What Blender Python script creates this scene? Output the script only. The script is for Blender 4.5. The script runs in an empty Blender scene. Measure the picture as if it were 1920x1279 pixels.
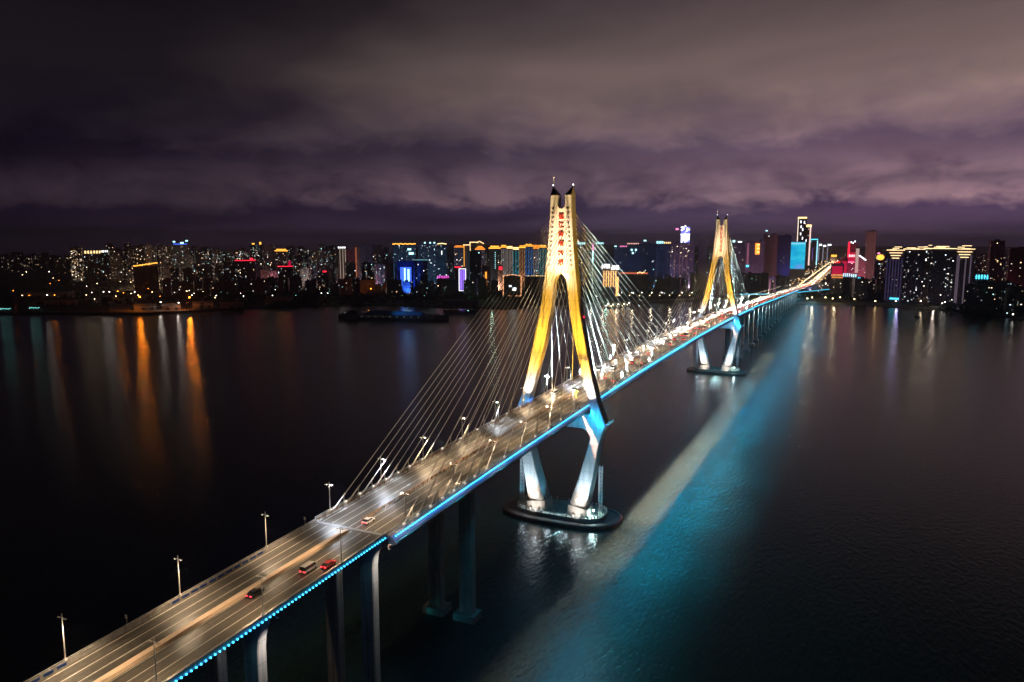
import bpy, bmesh, math, random
from mathutils import Vector, Matrix
random.seed(7)
S = bpy.context.scene
COL = S.collection
PI = math.pi

# ------------------------------------------------------------------ camera
CAM = Vector((-355.57, -136.15, 145.24))
CR = Vector((0.41942314, -0.90778892, 0.00187362))
CU = Vector((0.12128015, 0.05807991, 0.99091768))
CF = Vector((0.89965291, 0.41538657, -0.13445683))
FPX = 1398.76
cd = bpy.data.cameras.new('camera')
cam = bpy.data.objects.new('camera', cd)
COL.objects.link(cam)
m = Matrix((CR, CU, -CF)).transposed().to_4x4()
m.translation = CAM
cam.matrix_world = m
cd.sensor_width = 36.0
cd.lens = 36.0 * FPX / 1920.0
cd.clip_start = 1.0
cd.clip_end = 60000.0
S.camera = cam

# ------------------------------------------------------------------ render look
S.render.engine = 'CYCLES'
S.cycles.use_denoising = True
try:
    S.cycles.denoiser = 'OPENIMAGEDENOISE'
except Exception:
    pass
S.cycles.use_light_tree = True
S.cycles.max_bounces = 4
S.cycles.diffuse_bounces = 2
S.cycles.glossy_bounces = 3
S.cycles.sample_clamp_indirect = 6.0
S.cycles.caustics_reflective = False
S.cycles.caustics_refractive = False
S.view_settings.view_transform = 'Standard'
S.view_settings.look = 'None'
S.view_settings.exposure = 0.0
S.view_settings.gamma = 1.0

# ------------------------------------------------------------------ sky: low night cloud lit by the city
world = bpy.data.worlds.new('World')
S.world = world
world.use_nodes = True
wt = world.node_tree
wt.nodes.clear()


def N(t, ty, **kw):
    n = t.nodes.new(ty)
    for k, v in kw.items():
        setattr(n, k, v)
    return n


def mth(t, op, a, b=None, c=None, clamp=False):
    n = N(t, 'ShaderNodeMath', operation=op)
    n.use_clamp = clamp
    for i, v in enumerate((a, b, c)):
        if v is None:
            continue
        if isinstance(v, (int, float)):
            n.inputs[i].default_value = v
        else:
            t.links.new(v, n.inputs[i])
    return n.outputs[0]


def ramp(t, fac, stops, interp='LINEAR'):
    r = N(t, 'ShaderNodeValToRGB')
    r.color_ramp.interpolation = interp
    el = r.color_ramp.elements
    while len(el) < len(stops):
        el.new(0.5)
    for e, (p, c) in zip(el, stops):
        e.position = p
        e.color = c if len(c) == 4 else (*c, 1)
    t.links.new(fac, r.inputs[0])
    return r.outputs[0]


def build_sky():
    t = wt
    L = t.links.new
    tc = N(t, 'ShaderNodeTexCoord')
    sp = N(t, 'ShaderNodeSeparateXYZ')
    L(tc.outputs['Generated'], sp.inputs[0])
    x, y, z = sp.outputs
    zc = mth(t, 'MAXIMUM', z, 0.0)
    den = mth(t, 'ADD', zc, 0.07)
    cx = mth(t, 'DIVIDE', x, den)
    cy = mth(t, 'DIVIDE', y, den)
    cv = N(t, 'ShaderNodeCombineXYZ')
    L(cx, cv.inputs[0]); L(cy, cv.inputs[1])
    # soft, stretched overhead cloud
    n1 = N(t, 'ShaderNodeTexNoise')
    n1.inputs['Scale'].default_value = 0.33
    n1.inputs['Detail'].default_value = 5.0
    n1.inputs['Roughness'].default_value = 0.5
    n1.inputs['Distortion'].default_value = 0.6
    L(cv.outputs[0], n1.inputs['Vector'])
    # fluffy bank near the horizon, in direction space
    mp = N(t, 'ShaderNodeMapping')
    mp.inputs['Scale'].default_value = (11.0, 11.0, 21.0)
    mp.inputs['Location'].default_value = (3.1, 1.7, 0.4)
    L(tc.outputs['Generated'], mp.inputs['Vector'])
    n2 = N(t, 'ShaderNodeTexNoise')
    n2.inputs['Scale'].default_value = 1.0
    n2.inputs['Detail'].default_value = 8.0
    n2.inputs['Roughness'].default_value = 0.58
    n2.inputs['Distortion'].default_value = 0.35
    L(mp.outputs[0], n2.inputs['Vector'])
    mp3 = N(t, 'ShaderNodeMapping')
    mp3.inputs['Scale'].default_value = (2.2, 2.2, 9.0)
    mp3.inputs['Location'].default_value = (0.3, 5.2, 2.4)
    L(tc.outputs['Generated'], mp3.inputs['Vector'])
    n3 = N(t, 'ShaderNodeTexNoise')
    n3.inputs['Scale'].default_value = 1.0
    n3.inputs['Detail'].default_value = 4.0
    n3.inputs['Roughness'].default_value = 0.5
    L(mp3.outputs[0], n3.inputs['Vector'])
    # elevation, its level disturbed by the cloud noise
    d2 = mth(t, 'MULTIPLY', mth(t, 'SUBTRACT', n2.outputs[0], 0.5), 0.078)
    d3 = mth(t, 'MULTIPLY', mth(t, 'SUBTRACT', n3.outputs[0], 0.5), 0.055)
    e = mth(t, 'ADD', mth(t, 'ADD', zc, d2), d3)
    e = mth(t, 'MULTIPLY', e, 2.0, clamp=True)
    base = ramp(t, e, [
        (0.0, (0.070, 0.045, 0.086)), (0.072, (0.058, 0.037, 0.078)),
        (0.105, (0.160, 0.106, 0.134)), (0.165, (0.148, 0.098, 0.126)),
        (0.215, (0.086, 0.060, 0.092)), (0.26, (0.118, 0.083, 0.103)),
        (0.38, (0.140, 0.103, 0.097)), (0.50, (0.102, 0.076, 0.073)),
        (0.60, (0.060, 0.044, 0.050)), (0.72, (0.018, 0.014, 0.018)), (1.0, (0.006, 0.005, 0.008))])
    fine = ramp(t, n2.outputs[0], [(0.36, (0.62, 0.60, 0.72)), (0.5, (0.98, 0.98, 1.0)), (0.62, (1.38, 1.34, 1.28))])
    mxf = N(t, 'ShaderNodeMix', data_type='RGBA', blend_type='MULTIPLY')
    L(ramp(t, zc, [(0.03, (0, 0, 0)), (0.05, (1, 1, 1)), (0.09, (1, 1, 1)), (0.15, (0.3,) * 3), (0.25, (0.1,) * 3)]), mxf.inputs[0])
    L(base, mxf.inputs[6]); L(fine, mxf.inputs[7])
    base = mxf.outputs[2]
    tex = ramp(t, n1.outputs[0], [(0.30, (0.55, 0.55, 0.62)), (0.5, (0.95, 0.95, 0.96)), (0.70, (1.26, 1.22, 1.18))])
    mx = N(t, 'ShaderNodeMix', data_type='RGBA', blend_type='MULTIPLY')
    mx.inputs[0].default_value = 1.0
    L(base, mx.inputs[6]); L(tex, mx.inputs[7])
    # the city's light fades with the bearing away from it
    hl = mth(t, 'SQRT', mth(t, 'ADD', mth(t, 'ADD', mth(t, 'MULTIPLY', x, x), mth(t, 'MULTIPLY', y, y)), 1e-6))
    az = mth(t, 'DIVIDE', mth(t, 'SUBTRACT', mth(t, 'MULTIPLY', x, 0.985), mth(t, 'MULTIPLY', y, 0.174)), hl)
    az = mth(t, 'SUBTRACT', az, mth(t, 'MULTIPLY', mth(t, 'SUBTRACT', zc, 0.12), mth(t, 'MULTIPLY', mth(t, 'SUBTRACT', 1.0, az), 1.3)))
    az = mth(t, 'ADD', az, mth(t, 'MULTIPLY', mth(t, 'SUBTRACT', n3.outputs[0], 0.5), 0.42))
    azr = ramp(t, az, [(0.0, (0.05, 0.05, 0.07)), (0.42, (0.06, 0.06, 0.09)), (0.60, (0.17, 0.165, 0.20)), (0.80, (0.60, 0.58, 0.60)), (0.97, (1.08, 1.0, 1.0))])
    mx2 = N(t, 'ShaderNodeMix', data_type='RGBA', blend_type='MULTIPLY')
    mx2.inputs[0].default_value = 1.0
    L(mx.outputs[2], mx2.inputs[6]); L(azr, mx2.inputs[7])
    bg = N(t, 'ShaderNodeBackground')
    L(mx2.outputs[2], bg.inputs[0])
    bg.inputs[1].default_value = 1.5
    sky = N(t, 'ShaderNodeTexSky', sky_type='NISHITA')
    sky.sun_disc = False
    sky.sun_elevation = math.radians(-4.0)
    sky.sun_rotation = math.radians(250.0)
    bg2 = N(t, 'ShaderNodeBackground')
    L(sky.outputs[0], bg2.inputs[0])
    bg2.inputs[1].default_value = 0.004
    add = N(t, 'ShaderNodeAddShader')
    L(bg.outputs[0], add.inputs[0]); L(bg2.outputs[0], add.inputs[1])
    out = N(t, 'ShaderNodeOutputWorld')
    L(add.outputs[0], out.inputs[0])


build_sky()
world.cycles.sampling_method = 'AUTOMATIC'

sd = bpy.data.lights.new('moon', 'SUN')
sd.energy = 0.01
sd.angle = math.radians(12)
sd.color = (0.75, 0.85, 1.0)
so = bpy.data.objects.new('moon', sd)
so.rotation_euler = (math.radians(50), 0, math.radians(200))
COL.objects.link(so)

# ------------------------------------------------------------------ helpers
AX = (Vector((1, 0, 0)), Vector((0, 1, 0)), Vector((0, 0, 1)))


class MB:
    """collects geometry for ONE mesh object; every face has a material slot"""

    def __init__(s):
        s.v = []; s.f = []; s.mi = []; s.c = []

    def face(s, pts, mi=0, col=None):
        b = len(s.v)
        s.v += [tuple(p) for p in pts]
        s.f.append(tuple(range(b, b + len(pts))))
        s.mi.append(mi); s.c.append(col)

    def box(s, c, d, mi=0, rz=0.0, col=None, taper=1.0):
        hx, hy, hz = d[0] / 2, d[1] / 2, d[2] / 2
        ca, sa = math.cos(rz), math.sin(rz)
        P = []
        for (x, y, z) in ((-1, -1, -1), (1, -1, -1), (1, 1, -1), (-1, 1, -1), (-1, -1, 1), (1, -1, 1), (1, 1, 1), (-1, 1, 1)):
            k = taper if z > 0 else 1.0
            px, py = x * hx * k, y * hy * k
            P.append((c[0] + px * ca - py * sa, c[1] + px * sa + py * ca, c[2] + z * hz))
        for q in ((0, 3, 2, 1), (4, 5, 6, 7), (0, 1, 5, 4), (1, 2, 6, 5), (2, 3, 7, 6), (3, 0, 4, 7)):
            s.face([P[i] for i in q], mi, col)

    def tube(s, a, b, r0, r1=None, n=6, mi=0, caps=True, col=None):
        a, b = Vector(a), Vector(b)
        r1 = r0 if r1 is None else r1
        d = (b - a).normalized()
        u = d.orthogonal().normalized()
        w = d.cross(u)
        A = [a + (u * math.cos(2 * PI * i / n) + w * math.sin(2 * PI * i / n)) * r0 for i in range(n)]
        B = [b + (u * math.cos(2 * PI * i / n) + w * math.sin(2 * PI * i / n)) * r1 for i in range(n)]
        for i in range(n):
            j = (i + 1) % n
            s.face([A[i], A[j], B[j], B[i]], mi, col)
        if caps:
            s.face(A[::-1], mi, col); s.face(B, mi, col)

    def ball(s, c, r, n=8, k=5, mi=0, sc=(1, 1, 1)):
        c = Vector(c)
        def P(i, j):
            th = PI * j / k; ph = 2 * PI * i / n
            return (c.x + sc[0] * r * math.sin(th) * math.cos(ph), c.y + sc[1] * r * math.sin(th) * math.sin(ph), c.z + sc[2] * r * math.cos(th))
        for j in range(k):
            for i in range(n):
                q = [P(i, j), P(i, j + 1), P(i + 1, j + 1), P(i + 1, j)]
                if j == 0: q = [q[0], q[1], q[2]]
                elif j == k - 1: q = [q[0], q[1], q[3]]
                s.face(q, mi)

    def loft(s, rings, mi=0, caps=True, closed=True):
        n = len(rings[0])
        for a, b in zip(rings, rings[1:]):
            for i in range(n if closed else n - 1):
                j = (i + 1) % n
                s.face([a[i], a[j], b[j], b[i]], mi)
        if caps:
            s.face(rings[0][::-1], mi); s.face(rings[-1], mi)

    def build(s, name, mats, parent=None, loc=(0, 0, 0), rz=0.0, kind=None, smooth=False, weld=True):
        me = bpy.data.meshes.new(name)
        me.from_pydata(s.v, [], s.f)
        if not isinstance(mats, (list, tuple)):
            mats = [mats]
        for mm in mats:
            me.materials.append(mm)
        me.polygons.foreach_set('material_index', s.mi)
        if any(c is not None for c in s.c):
            at = me.color_attributes.new('tint', 'FLOAT_COLOR', 'CORNER')
            arr = []
            for f, c in zip(s.f, s.c):
                c = c or (0, 0, 0)
                arr += [c[0], c[1], c[2], 1.0] * len(f)
            at.data.foreach_set('color', arr)
            weld = False
        if weld:
            bm = bmesh.new(); bm.from_mesh(me)
            bmesh.ops.remove_doubles(bm, verts=bm.verts, dist=0.0008)
            bmesh.ops.recalc_face_normals(bm, faces=bm.faces)
            bm.to_mesh(me); bm.free()
        if smooth:
            me.shade_smooth()
        me.update()
        o = bpy.data.objects.new(name, me)
        COL.objects.link(o)
        o.location = loc
        o.rotation_euler = (0, 0, rz)
        if parent: o.parent = parent
        if kind: o['kind'] = kind
        return o


def tag(o, label, cat, group=None):
    o['label'] = label; o['category'] = cat
    if group: o['group'] = group
    return o


def empty(name, loc=(0, 0, 0), rz=0.0, parent=None):
    o = bpy.data.objects.new(name, None)
    o.empty_display_size = 0.5
    o.location = loc; o.rotation_euler = (0, 0, rz)
    COL.objects.link(o)
    if parent: o.parent = parent
    return o


def copy_tree(o, parent=None):
    c = o.copy(); COL.objects.link(c)
    if parent: c.parent = parent
    for ch in list(o.children):
        copy_tree(ch, c)
    return c


def aim(o, src, dst):
    o.location = src
    d = Vector(dst) - Vector(src)
    o.rotation_euler = d.to_track_quat('-Z', 'Y').to_euler()


def spot(src, dst, power, color, ang, blend=0.5, rad=0.3, parent=None):
    l = bpy.data.lights.new('spot_light', 'SPOT')
    l.energy = power; l.color = color
    l.spot_size = math.radians(ang); l.spot_blend = blend; l.shadow_soft_size = rad
    o = bpy.data.objects.new('spot_light', l)
    COL.objects.link(o); aim(o, src, dst)
    if parent: o.parent = parent
    return o


def area(src, dst, power, color, sx, sy, spread=180, roll_axis=None, parent=None):
    l = bpy.data.lights.new('strip_light', 'AREA')
    l.shape = 'RECTANGLE'; l.size = sx; l.size_y = sy
    l.energy = power; l.color = color; l.spread = math.radians(spread)
    o = bpy.data.objects.new('strip_light', l)
    COL.objects.link(o)
    o.location = src
    zz = -(Vector(dst) - Vector(src)).normalized()
    xx = Vector((1, 0, 0)) if roll_axis is None else Vector(roll_axis)
    xx = (xx - zz * xx.dot(zz)).normalized()
    yy = zz.cross(xx)
    o.rotation_euler = Matrix((xx, yy, zz)).transposed().to_euler()
    if parent: o.parent = parent
    return o


# ------------------------------------------------------------------ materials
def mat(name, col, rough=0.6, metal=0.0, noise=0.0, nscale=0.6, bump=0.0, spec=0.5, stretch=(1, 1, 1)):
    mm = bpy.data.materials.new(name)
    mm.use_nodes = True
    t = mm.node_tree
    b = t.nodes['Principled BSDF']
    b.inputs['Base Color'].default_value = (*col, 1)
    b.inputs['Roughness'].default_value = rough
    b.inputs['Metallic'].default_value = metal
    b.inputs['Specular IOR Level'].default_value = spec
    if noise or bump:
        tc = N(t, 'ShaderNodeTexCoord')
        mp = N(t, 'ShaderNodeMapping'); mp.inputs['Scale'].default_value = stretch
        t.links.new(tc.outputs['Object'], mp.inputs['Vector'])
        n = N(t, 'ShaderNodeTexNoise')
        n.inputs['Scale'].default_value = nscale
        n.inputs['Detail'].default_value = 6
        t.links.new(mp.outputs[0], n.inputs['Vector'])
        lo = tuple(c * (1 - noise) for c in col); hi = tuple(min(1, c * (1 + noise)) for c in col)
        t.links.new(ramp(t, n.outputs[0], [(0.3, lo), (0.7, hi)]), b.inputs['Base Color'])
        if bump:
            bp = N(t, 'ShaderNodeBump'); bp.inputs['Strength'].default_value = bump; bp.inputs['Distance'].default_value = 0.2
            t.links.new(n.outputs[0], bp.inputs['Height'])
            t.links.new(bp.outputs[0], b.inputs['Normal'])
    return mm


def emit(name, col, strength, sample=False):
    mm = bpy.data.materials.new(name)
    mm.use_nodes = True
    t = mm.node_tree
    b = t.nodes['Principled BSDF']
    b.inputs['Base Color'].default_value = (*[c * 0.2 for c in col], 1)
    b.inputs['Emission Color'].default_value = (*col, 1)
    b.inputs['Emission Strength'].default_value = strength
    if not sample:
        mm.cycles.emission_sampling = 'NONE'
    return mm


def emit_tint(name, strength):
    mm = bpy.data.materials.new(name)
    mm.use_nodes = True
    t = mm.node_tree
    b = t.nodes['Principled BSDF']
    a = N(t, 'ShaderNodeAttribute'); a.attribute_name = 'tint'
    b.inputs['Base Color'].default_value = (0.05, 0.05, 0.05, 1)
    t.links.new(a.outputs['Color'], b.inputs['Emission Color'])
    b.inputs['Emission Strength'].default_value = strength
    mm.cycles.emission_sampling = 'NONE'
    return mm


def facade(name, col, cell=3.2, band=0.55):
    """dark wall with the glass of its storeys as darker, glossier bands"""
    mm = bpy.data.materials.new(name)
    mm.use_nodes = True
    t = mm.node_tree
    b = t.nodes['Principled BSDF']
    tc = N(t, 'ShaderNodeTexCoord')
    sp = N(t, 'ShaderNodeSeparateXYZ')
    t.links.new(tc.outputs['Object'], sp.inputs[0])
    fz = mth(t, 'FRACT', mth(t, 'DIVIDE', sp.outputs[2], cell))
    fx = mth(t, 'FRACT', mth(t, 'DIVIDE', mth(t, 'ADD', sp.outputs[0], sp.outputs[1]), 3.6))
    w = mth(t, 'MULTIPLY', mth(t, 'LESS_THAN', fz, band), mth(t, 'LESS_THAN', fx, 0.6))
    mx = N(t, 'ShaderNodeMix', data_type='RGBA')
    n = N(t, 'ShaderNodeTexNoise'); n.inputs['Scale'].default_value = 0.05
    t.links.new(tc.outputs['Object'], n.inputs['Vector'])
    c1 = ramp(t, n.outputs[0], [(0.3, tuple(c * 0.8 for c in col)), (0.7, tuple(c * 1.15 for c in col))])
    t.links.new(w, mx.inputs[0])
    t.links.new(c1, mx.inputs[6])
    mx.inputs[7].default_value = (*[c * 0.3 for c in col], 1)
    t.links.new(mx.outputs[2], b.inputs['Base Color'])
    b.inputs['Roughness'].default_value = 0.6
    return mm


M = {}
M['concrete'] = mat('concrete', (0.42, 0.41, 0.39), 0.75, noise=0.22, nscale=0.25, bump=0.15, stretch=(1, 1, 0.35))
M['pylon'] = mat('painted_concrete', (0.55, 0.53, 0.49), 0.7, noise=0.12, nscale=0.18, bump=0.08, stretch=(1, 1, 0.3))
def joints(mm, every, width_, dark):
    t = mm.node_tree; b = t.nodes['Principled BSDF']
    src = b.inputs['Base Color'].links[0].from_socket
    tc = N(t, 'ShaderNodeTexCoord'); sp = N(t, 'ShaderNodeSeparateXYZ'); t.links.new(tc.outputs['Object'], sp.inputs[0])
    f = mth(t, 'LESS_THAN', mth(t, 'FRACT', mth(t, 'DIVIDE', sp.outputs[2], every)), width_)
    n = N(t, 'ShaderNodeTexNoise'); n.inputs['Scale'].default_value = 1.0; n.inputs['Detail'].default_value = 6
    mp = N(t, 'ShaderNodeMapping'); mp.inputs['Scale'].default_value = (0.9, 0.9, 0.06)
    t.links.new(tc.outputs['Object'], mp.inputs['Vector']); t.links.new(mp.outputs[0], n.inputs['Vector'])
    st = ramp(t, n.outputs[0], [(0.38, (.72, .70, .66)), (0.55, (1, 1, 1))])
    m1 = N(t, 'ShaderNodeMix', data_type='RGBA', blend_type='MULTIPLY'); m1.inputs[0].default_value = .8
    t.links.new(src, m1.inputs[6]); t.links.new(st, m1.inputs[7])
    m2 = N(t, 'ShaderNodeMix', data_type='RGBA', blend_type='MULTIPLY'); t.links.new(mth(t, 'MULTIPLY', f, dark), m2.inputs[0])
    t.links.new(m1.outputs[2], m2.inputs[6]); m2.inputs[7].default_value = (.3, .28, .26, 1)
    t.links.new(m2.outputs[2], b.inputs['Base Color'])


joints(M['pylon'], 4.6, 0.035, .55)
joints(M['concrete'], 6.0, 0.03, .6)
M['plate'] = mat('plate_concrete', (0.6, 0.53, 0.46), 0.75, noise=0.10, nscale=0.3)
M['tip'] = mat('dark_roof_steel', (0.03, 0.06, 0.075), 0.4, metal=0.3, noise=0.2)
M['girder'] = mat('grey_girder_steel', (0.38, 0.40, 0.42), 0.5, noise=0.12, nscale=0.15)
M['fairing'] = mat('fairing_steel', (0.42, 0.46, 0.5), 0.45, noise=0.08, nscale=0.4)
M['line'] = mat('road_paint', (0.72, 0.70, 0.66), 0.6, noise=0.12, nscale=0.8, stretch=(0.2, 1, 1))
M['white'] = mat('white_paint', (0.75, 0.74, 0.7), 0.45, noise=0.05)
M['cable'] = mat('white_cable_sheath', (0.78, 0.78, 0.76), 0.5)
M['rail'] = mat('galvanised_rail', (0.55, 0.55, 0.53), 0.45, metal=0.3, noise=0.1)
M['orange'] = mat('orange_lit_barrier', (0.74, 0.56, 0.40), 0.6, noise=0.15, nscale=0.5, stretch=(0.2, 1, 1))  # orange light on the barrier put into its colour
M['rust'] = mat('rusty_rail', (0.32, 0.17, 0.08), 0.7, noise=0.3, nscale=0.8)
M['blueglow'] = mat('painted_led_glow', (0.03, 0.10, 0.42), 0.5, noise=0.1)  # LED glow in the railing gaps, put into a colour
M['red_char'] = mat('red_lettering', (0.36, 0.035, 0.02), 0.5, noise=0.1)
M['rubber'] = mat('fender_rubber', (0.035, 0.022, 0.026), 0.6, noise=0.35, nscale=0.3, bump=0.3)
M['capdeck'] = mat('cap_concrete', (0.24, 0.25, 0.24), 0.8, noise=0.3, nscale=0.3, bump=0.2)
M['dark'] = mat('dark_metal', (0.03, 0.032, 0.035), 0.6, noise=0.2)
M['blocktop'] = mat('bollard_paint', (0.60, 0.59, 0.56), 0.7, noise=0.2)
M['glass'] = mat('car_glass', (0.015, 0.02, 0.025), 0.08)
M['tyre'] = mat('tyre', (0.02, 0.02, 0.02), 0.85, noise=0.2)
M['land'] = mat('dark_ground', (0.030, 0.034, 0.026), 0.95, noise=0.5, nscale=0.02)
M['quay'] = mat('quay_concrete', (0.22, 0.20, 0.18), 0.85, noise=0.25, nscale=0.08)
M['leaf'] = mat('leaves', (0.035, 0.055, 0.025), 0.8, noise=0.4, nscale=0.5)
M['trunk'] = mat('bark', (0.06, 0.045, 0.03), 0.9, noise=0.3)
M['steelred'] = mat('crane_red', (0.25, 0.05, 0.04), 0.6, noise=0.2)
M['shed'] = mat('shed_metal', (0.30, 0.26, 0.22), 0.6, noise=0.15, nscale=0.2)
M['shedroof'] = mat('shed_roof', (0.16, 0.16, 0.16), 0.6, noise=0.2, nscale=0.2)
M['hull'] = mat('ship_hull', (0.02, 0.022, 0.03), 0.6, noise=0.3)
M['cargo'] = mat('blue_lit_cargo', (0.08, 0.22, 0.42), 0.7, noise=0.2)  # blue light on the cargo heap put into its colour

M['win'] = emit_tint('lit_windows', 1.0)
M['led'] = emit('led_bead', (0.05, 0.55, 1.0), 5.0)
M['led2'] = emit('led_bead_blue', (0.05, 0.40, 1.0), 9.0)
M['lamphead'] = emit('lamp_glow', (1.0, 0.84, 0.62), 30.0)
M['anchorlit'] = emit('anchor_flood', (1.0, 0.88, 0.74), 1.1)
M['head'] = emit('headlight', (1.0, 0.88, 0.70), 34.0)
M['tail'] = emit('taillight', (1.0, 0.03, 0.05), 9.0)
M['gold'] = emit('gold_tube', (1.0, 0.42, 0.05), 2.6)
M['goldw'] = emit('pale_gold_tube', (1.0, 0.66, 0.28), 2.8)
M['amber'] = emit('amber_tube', (1.0, 0.30, 0.03), 2.2)
M['whiteneon'] = emit('white_neon', (0.9, 0.95, 1.0), 3.2)
M['cyan'] = emit('cyan_neon', (0.08, 0.75, 1.0), 2.4)
M['cyanw'] = emit('cyan_white_neon', (0.45, 0.95, 1.0), 2.8)
M['blueneon'] = emit('blue_neon', (0.06, 0.16, 1.0), 1.6)
M['violet'] = emit('violet_neon', (0.35, 0.18, 1.0), 1.2)
M['red'] = emit('red_neon', (1.0, 0.02, 0.05), 2.0)
M['redsoft'] = emit('red_panel', (0.9, 0.01, 0.08), 0.55)
M['pink'] = emit('pink_neon', (1.0, 0.25, 0.55), 2.0)
M['screen'] = None
M['streetw'] = emit('street_white', (1.0, 0.93, 0.78), 16.0)
M['streety'] = emit('street_warm', (1.0, 0.70, 0.34), 22.0)
M['streetc'] = emit('street_teal', (0.25, 1.0, 0.92), 2.6)
M['streeto'] = emit('street_sodium', (1.0, 0.26, 0.02), 16.0)
M['streetww'] = emit('street_flood', (1.0, 0.95, 0.85), 10.0)


def make_asphalt():
    mm = mat('asphalt', (0.06, 0.056, 0.05), 0.42)
    t = mm.node_tree; b = t.nodes['Principled BSDF']
    tc = N(t, 'ShaderNodeTexCoord')
    mp = N(t, 'ShaderNodeMapping'); mp.inputs['Scale'].default_value = (0.012, 1.3, 1)
    t.links.new(tc.outputs['Object'], mp.inputs['Vector'])
    n = N(t, 'ShaderNodeTexNoise'); n.inputs['Scale'].default_value = 1.0; n.inputs['Detail'].default_value = 5
    t.links.new(mp.outputs[0], n.inputs['Vector'])
    n2 = N(t, 'ShaderNodeTexNoise'); n2.inputs['Scale'].default_value = 0.9; n2.inputs['Detail'].default_value = 8
    t.links.new(tc.outputs['Object'], n2.inputs['Vector'])
    f = mth(t, 'ADD', mth(t, 'MULTIPLY', n.outputs[0], 0.75), mth(t, 'MULTIPLY', n2.outputs[0], 0.25))
    t.links.new(ramp(t, f, [(0.33, (0.042, 0.038, 0.034)), (0.52, (0.085, 0.078, 0.068)), (0.66, (0.15, 0.135, 0.115))]), b.inputs['Base Color'])
    t.links.new(ramp(t, f, [(0.3, (0.3,) * 3), (0.7, (0.5,) * 3)]), b.inputs['Roughness'])
    return mm


M['asphalt'] = make_asphalt()


def make_water():
    mm = mat('water', (0.010, 0.028, 0.032), 0.10, spec=0.33)
    t = mm.node_tree; b = t.nodes['Principled BSDF']
    b.inputs['IOR'].default_value = 1.33
    tc = N(t, 'ShaderNodeTexCoord')
    mp = N(t, 'ShaderNodeMapping'); mp.inputs['Rotation'].default_value = (0, 0, 0.5); mp.inputs['Scale'].default_value = (0.26, 0.58, 1)
    t.links.new(tc.outputs['Object'], mp.inputs['Vector'])
    n = N(t, 'ShaderNodeTexNoise'); n.inputs['Scale'].default_value = 1.0; n.inputs['Detail'].default_value = 5; n.inputs['Roughness'].default_value = 0.55
    t.links.new(mp.outputs[0], n.inputs['Vector'])
    bp = N(t, 'ShaderNodeBump'); bp.inputs['Strength'].default_value = 0.30; bp.inputs['Distance'].default_value = 1.0
    t.links.new(n.outputs[0], bp.inputs['Height'])
    t.links.new(bp.outputs[0], b.inputs['Normal'])
    mp2 = N(t, 'ShaderNodeMapping'); mp2.inputs['Scale'].default_value = (0.004, 0.006, 1)
    t.links.new(tc.outputs['Object'], mp2.inputs['Vector'])
    n2 = N(t, 'ShaderNodeTexNoise'); n2.inputs['Detail'].default_value = 4; n2.inputs['Scale'].default_value = 1.0
    t.links.new(mp2.outputs[0], n2.inputs['Vector'])
    t.links.new(ramp(t, n2.outputs[0], [(0.3, (0.04,) * 3), (0.7, (0.10,) * 3)]), b.inputs['Roughness'])
    t.links.new(ramp(t, n.outputs[0], [(0.36, (0.010, 0.024, 0.026)), (0.5, (0.012, 0.029, 0.032)), (0.64, (0.015, 0.036, 0.039))]), b.inputs['Base Color'])  # ripple light and shade put into the base colour, from the wave noise
    return mm


M['water'] = make_water()


def make_screen():
    mm = emit('led_screen', (0, 0.6, 0.9), 1.0)
    t = mm.node_tree; b = t.nodes['Principled BSDF']
    tc = N(t, 'ShaderNodeTexCoord')
    mp = N(t, 'ShaderNodeMapping'); mp.inputs['Scale'].default_value = (0.02, 0.02, 0.045)
    t.links.new(tc.outputs['Object'], mp.inputs['Vector'])
    n = N(t, 'ShaderNodeTexNoise'); n.inputs['Scale'].default_value = 1.0; n.inputs['Detail'].default_value = 3
    t.links.new(mp.outputs[0], n.inputs['Vector'])
    t.links.new(ramp(t, n.outputs[0], [(0.3, (0.0, 0.36, 0.78)), (0.5, (0.0, 0.52, 0.85)), (0.7, (0.05, 0.72, 0.95))]), b.inputs['Emission Color'])
    return mm


M['screen'] = make_screen()

WALLS = [facade('facade_%s' % n, c) for n, c in (
    ('brown', (0.20, 0.15, 0.13)), ('grey', (0.22, 0.21, 0.22)), ('mauve', (0.20, 0.15, 0.19)),
    ('slate', (0.13, 0.15, 0.20)), ('tan', (0.26, 0.21, 0.17)), ('dusk', (0.12, 0.10, 0.14)))]
W_BROWN, W_GREY, W_MAUVE, W_SLATE, W_TAN, W_DUSK = WALLS


# ------------------------------------------------------------------ night haze
HAZE = 7.5e-5
if HAZE:
    hm = bpy.data.materials.new('haze'); hm.use_nodes = True
    ht = hm.node_tree; ht.nodes.clear()
    pv = N(ht, 'ShaderNodeVolumePrincipled')
    pv.inputs['Density'].default_value = HAZE
    pv.inputs['Color'].default_value = (.82, .80, .86, 1)
    pv.inputs['Anisotropy'].default_value = 0.3
    ho = N(ht, 'ShaderNodeOutputMaterial'); ht.links.new(pv.outputs[0], ho.inputs['Volume'])
    hb_ = MB(); hb_.box((6500, 0, 148), (31200, 28400, 302))
    hz = hb_.build('haze', hm, kind='stuff')
S.cycles.volume_bounces = 0

# ------------------------------------------------------------------ water, land
mb = MB()
mb.face([(-9000, -14000, 0), (22000, -14000, 0), (22000, 14000, 0), (-9000, 14000, 0)])
w = mb.build('water', M['water'], kind='structure')

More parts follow.
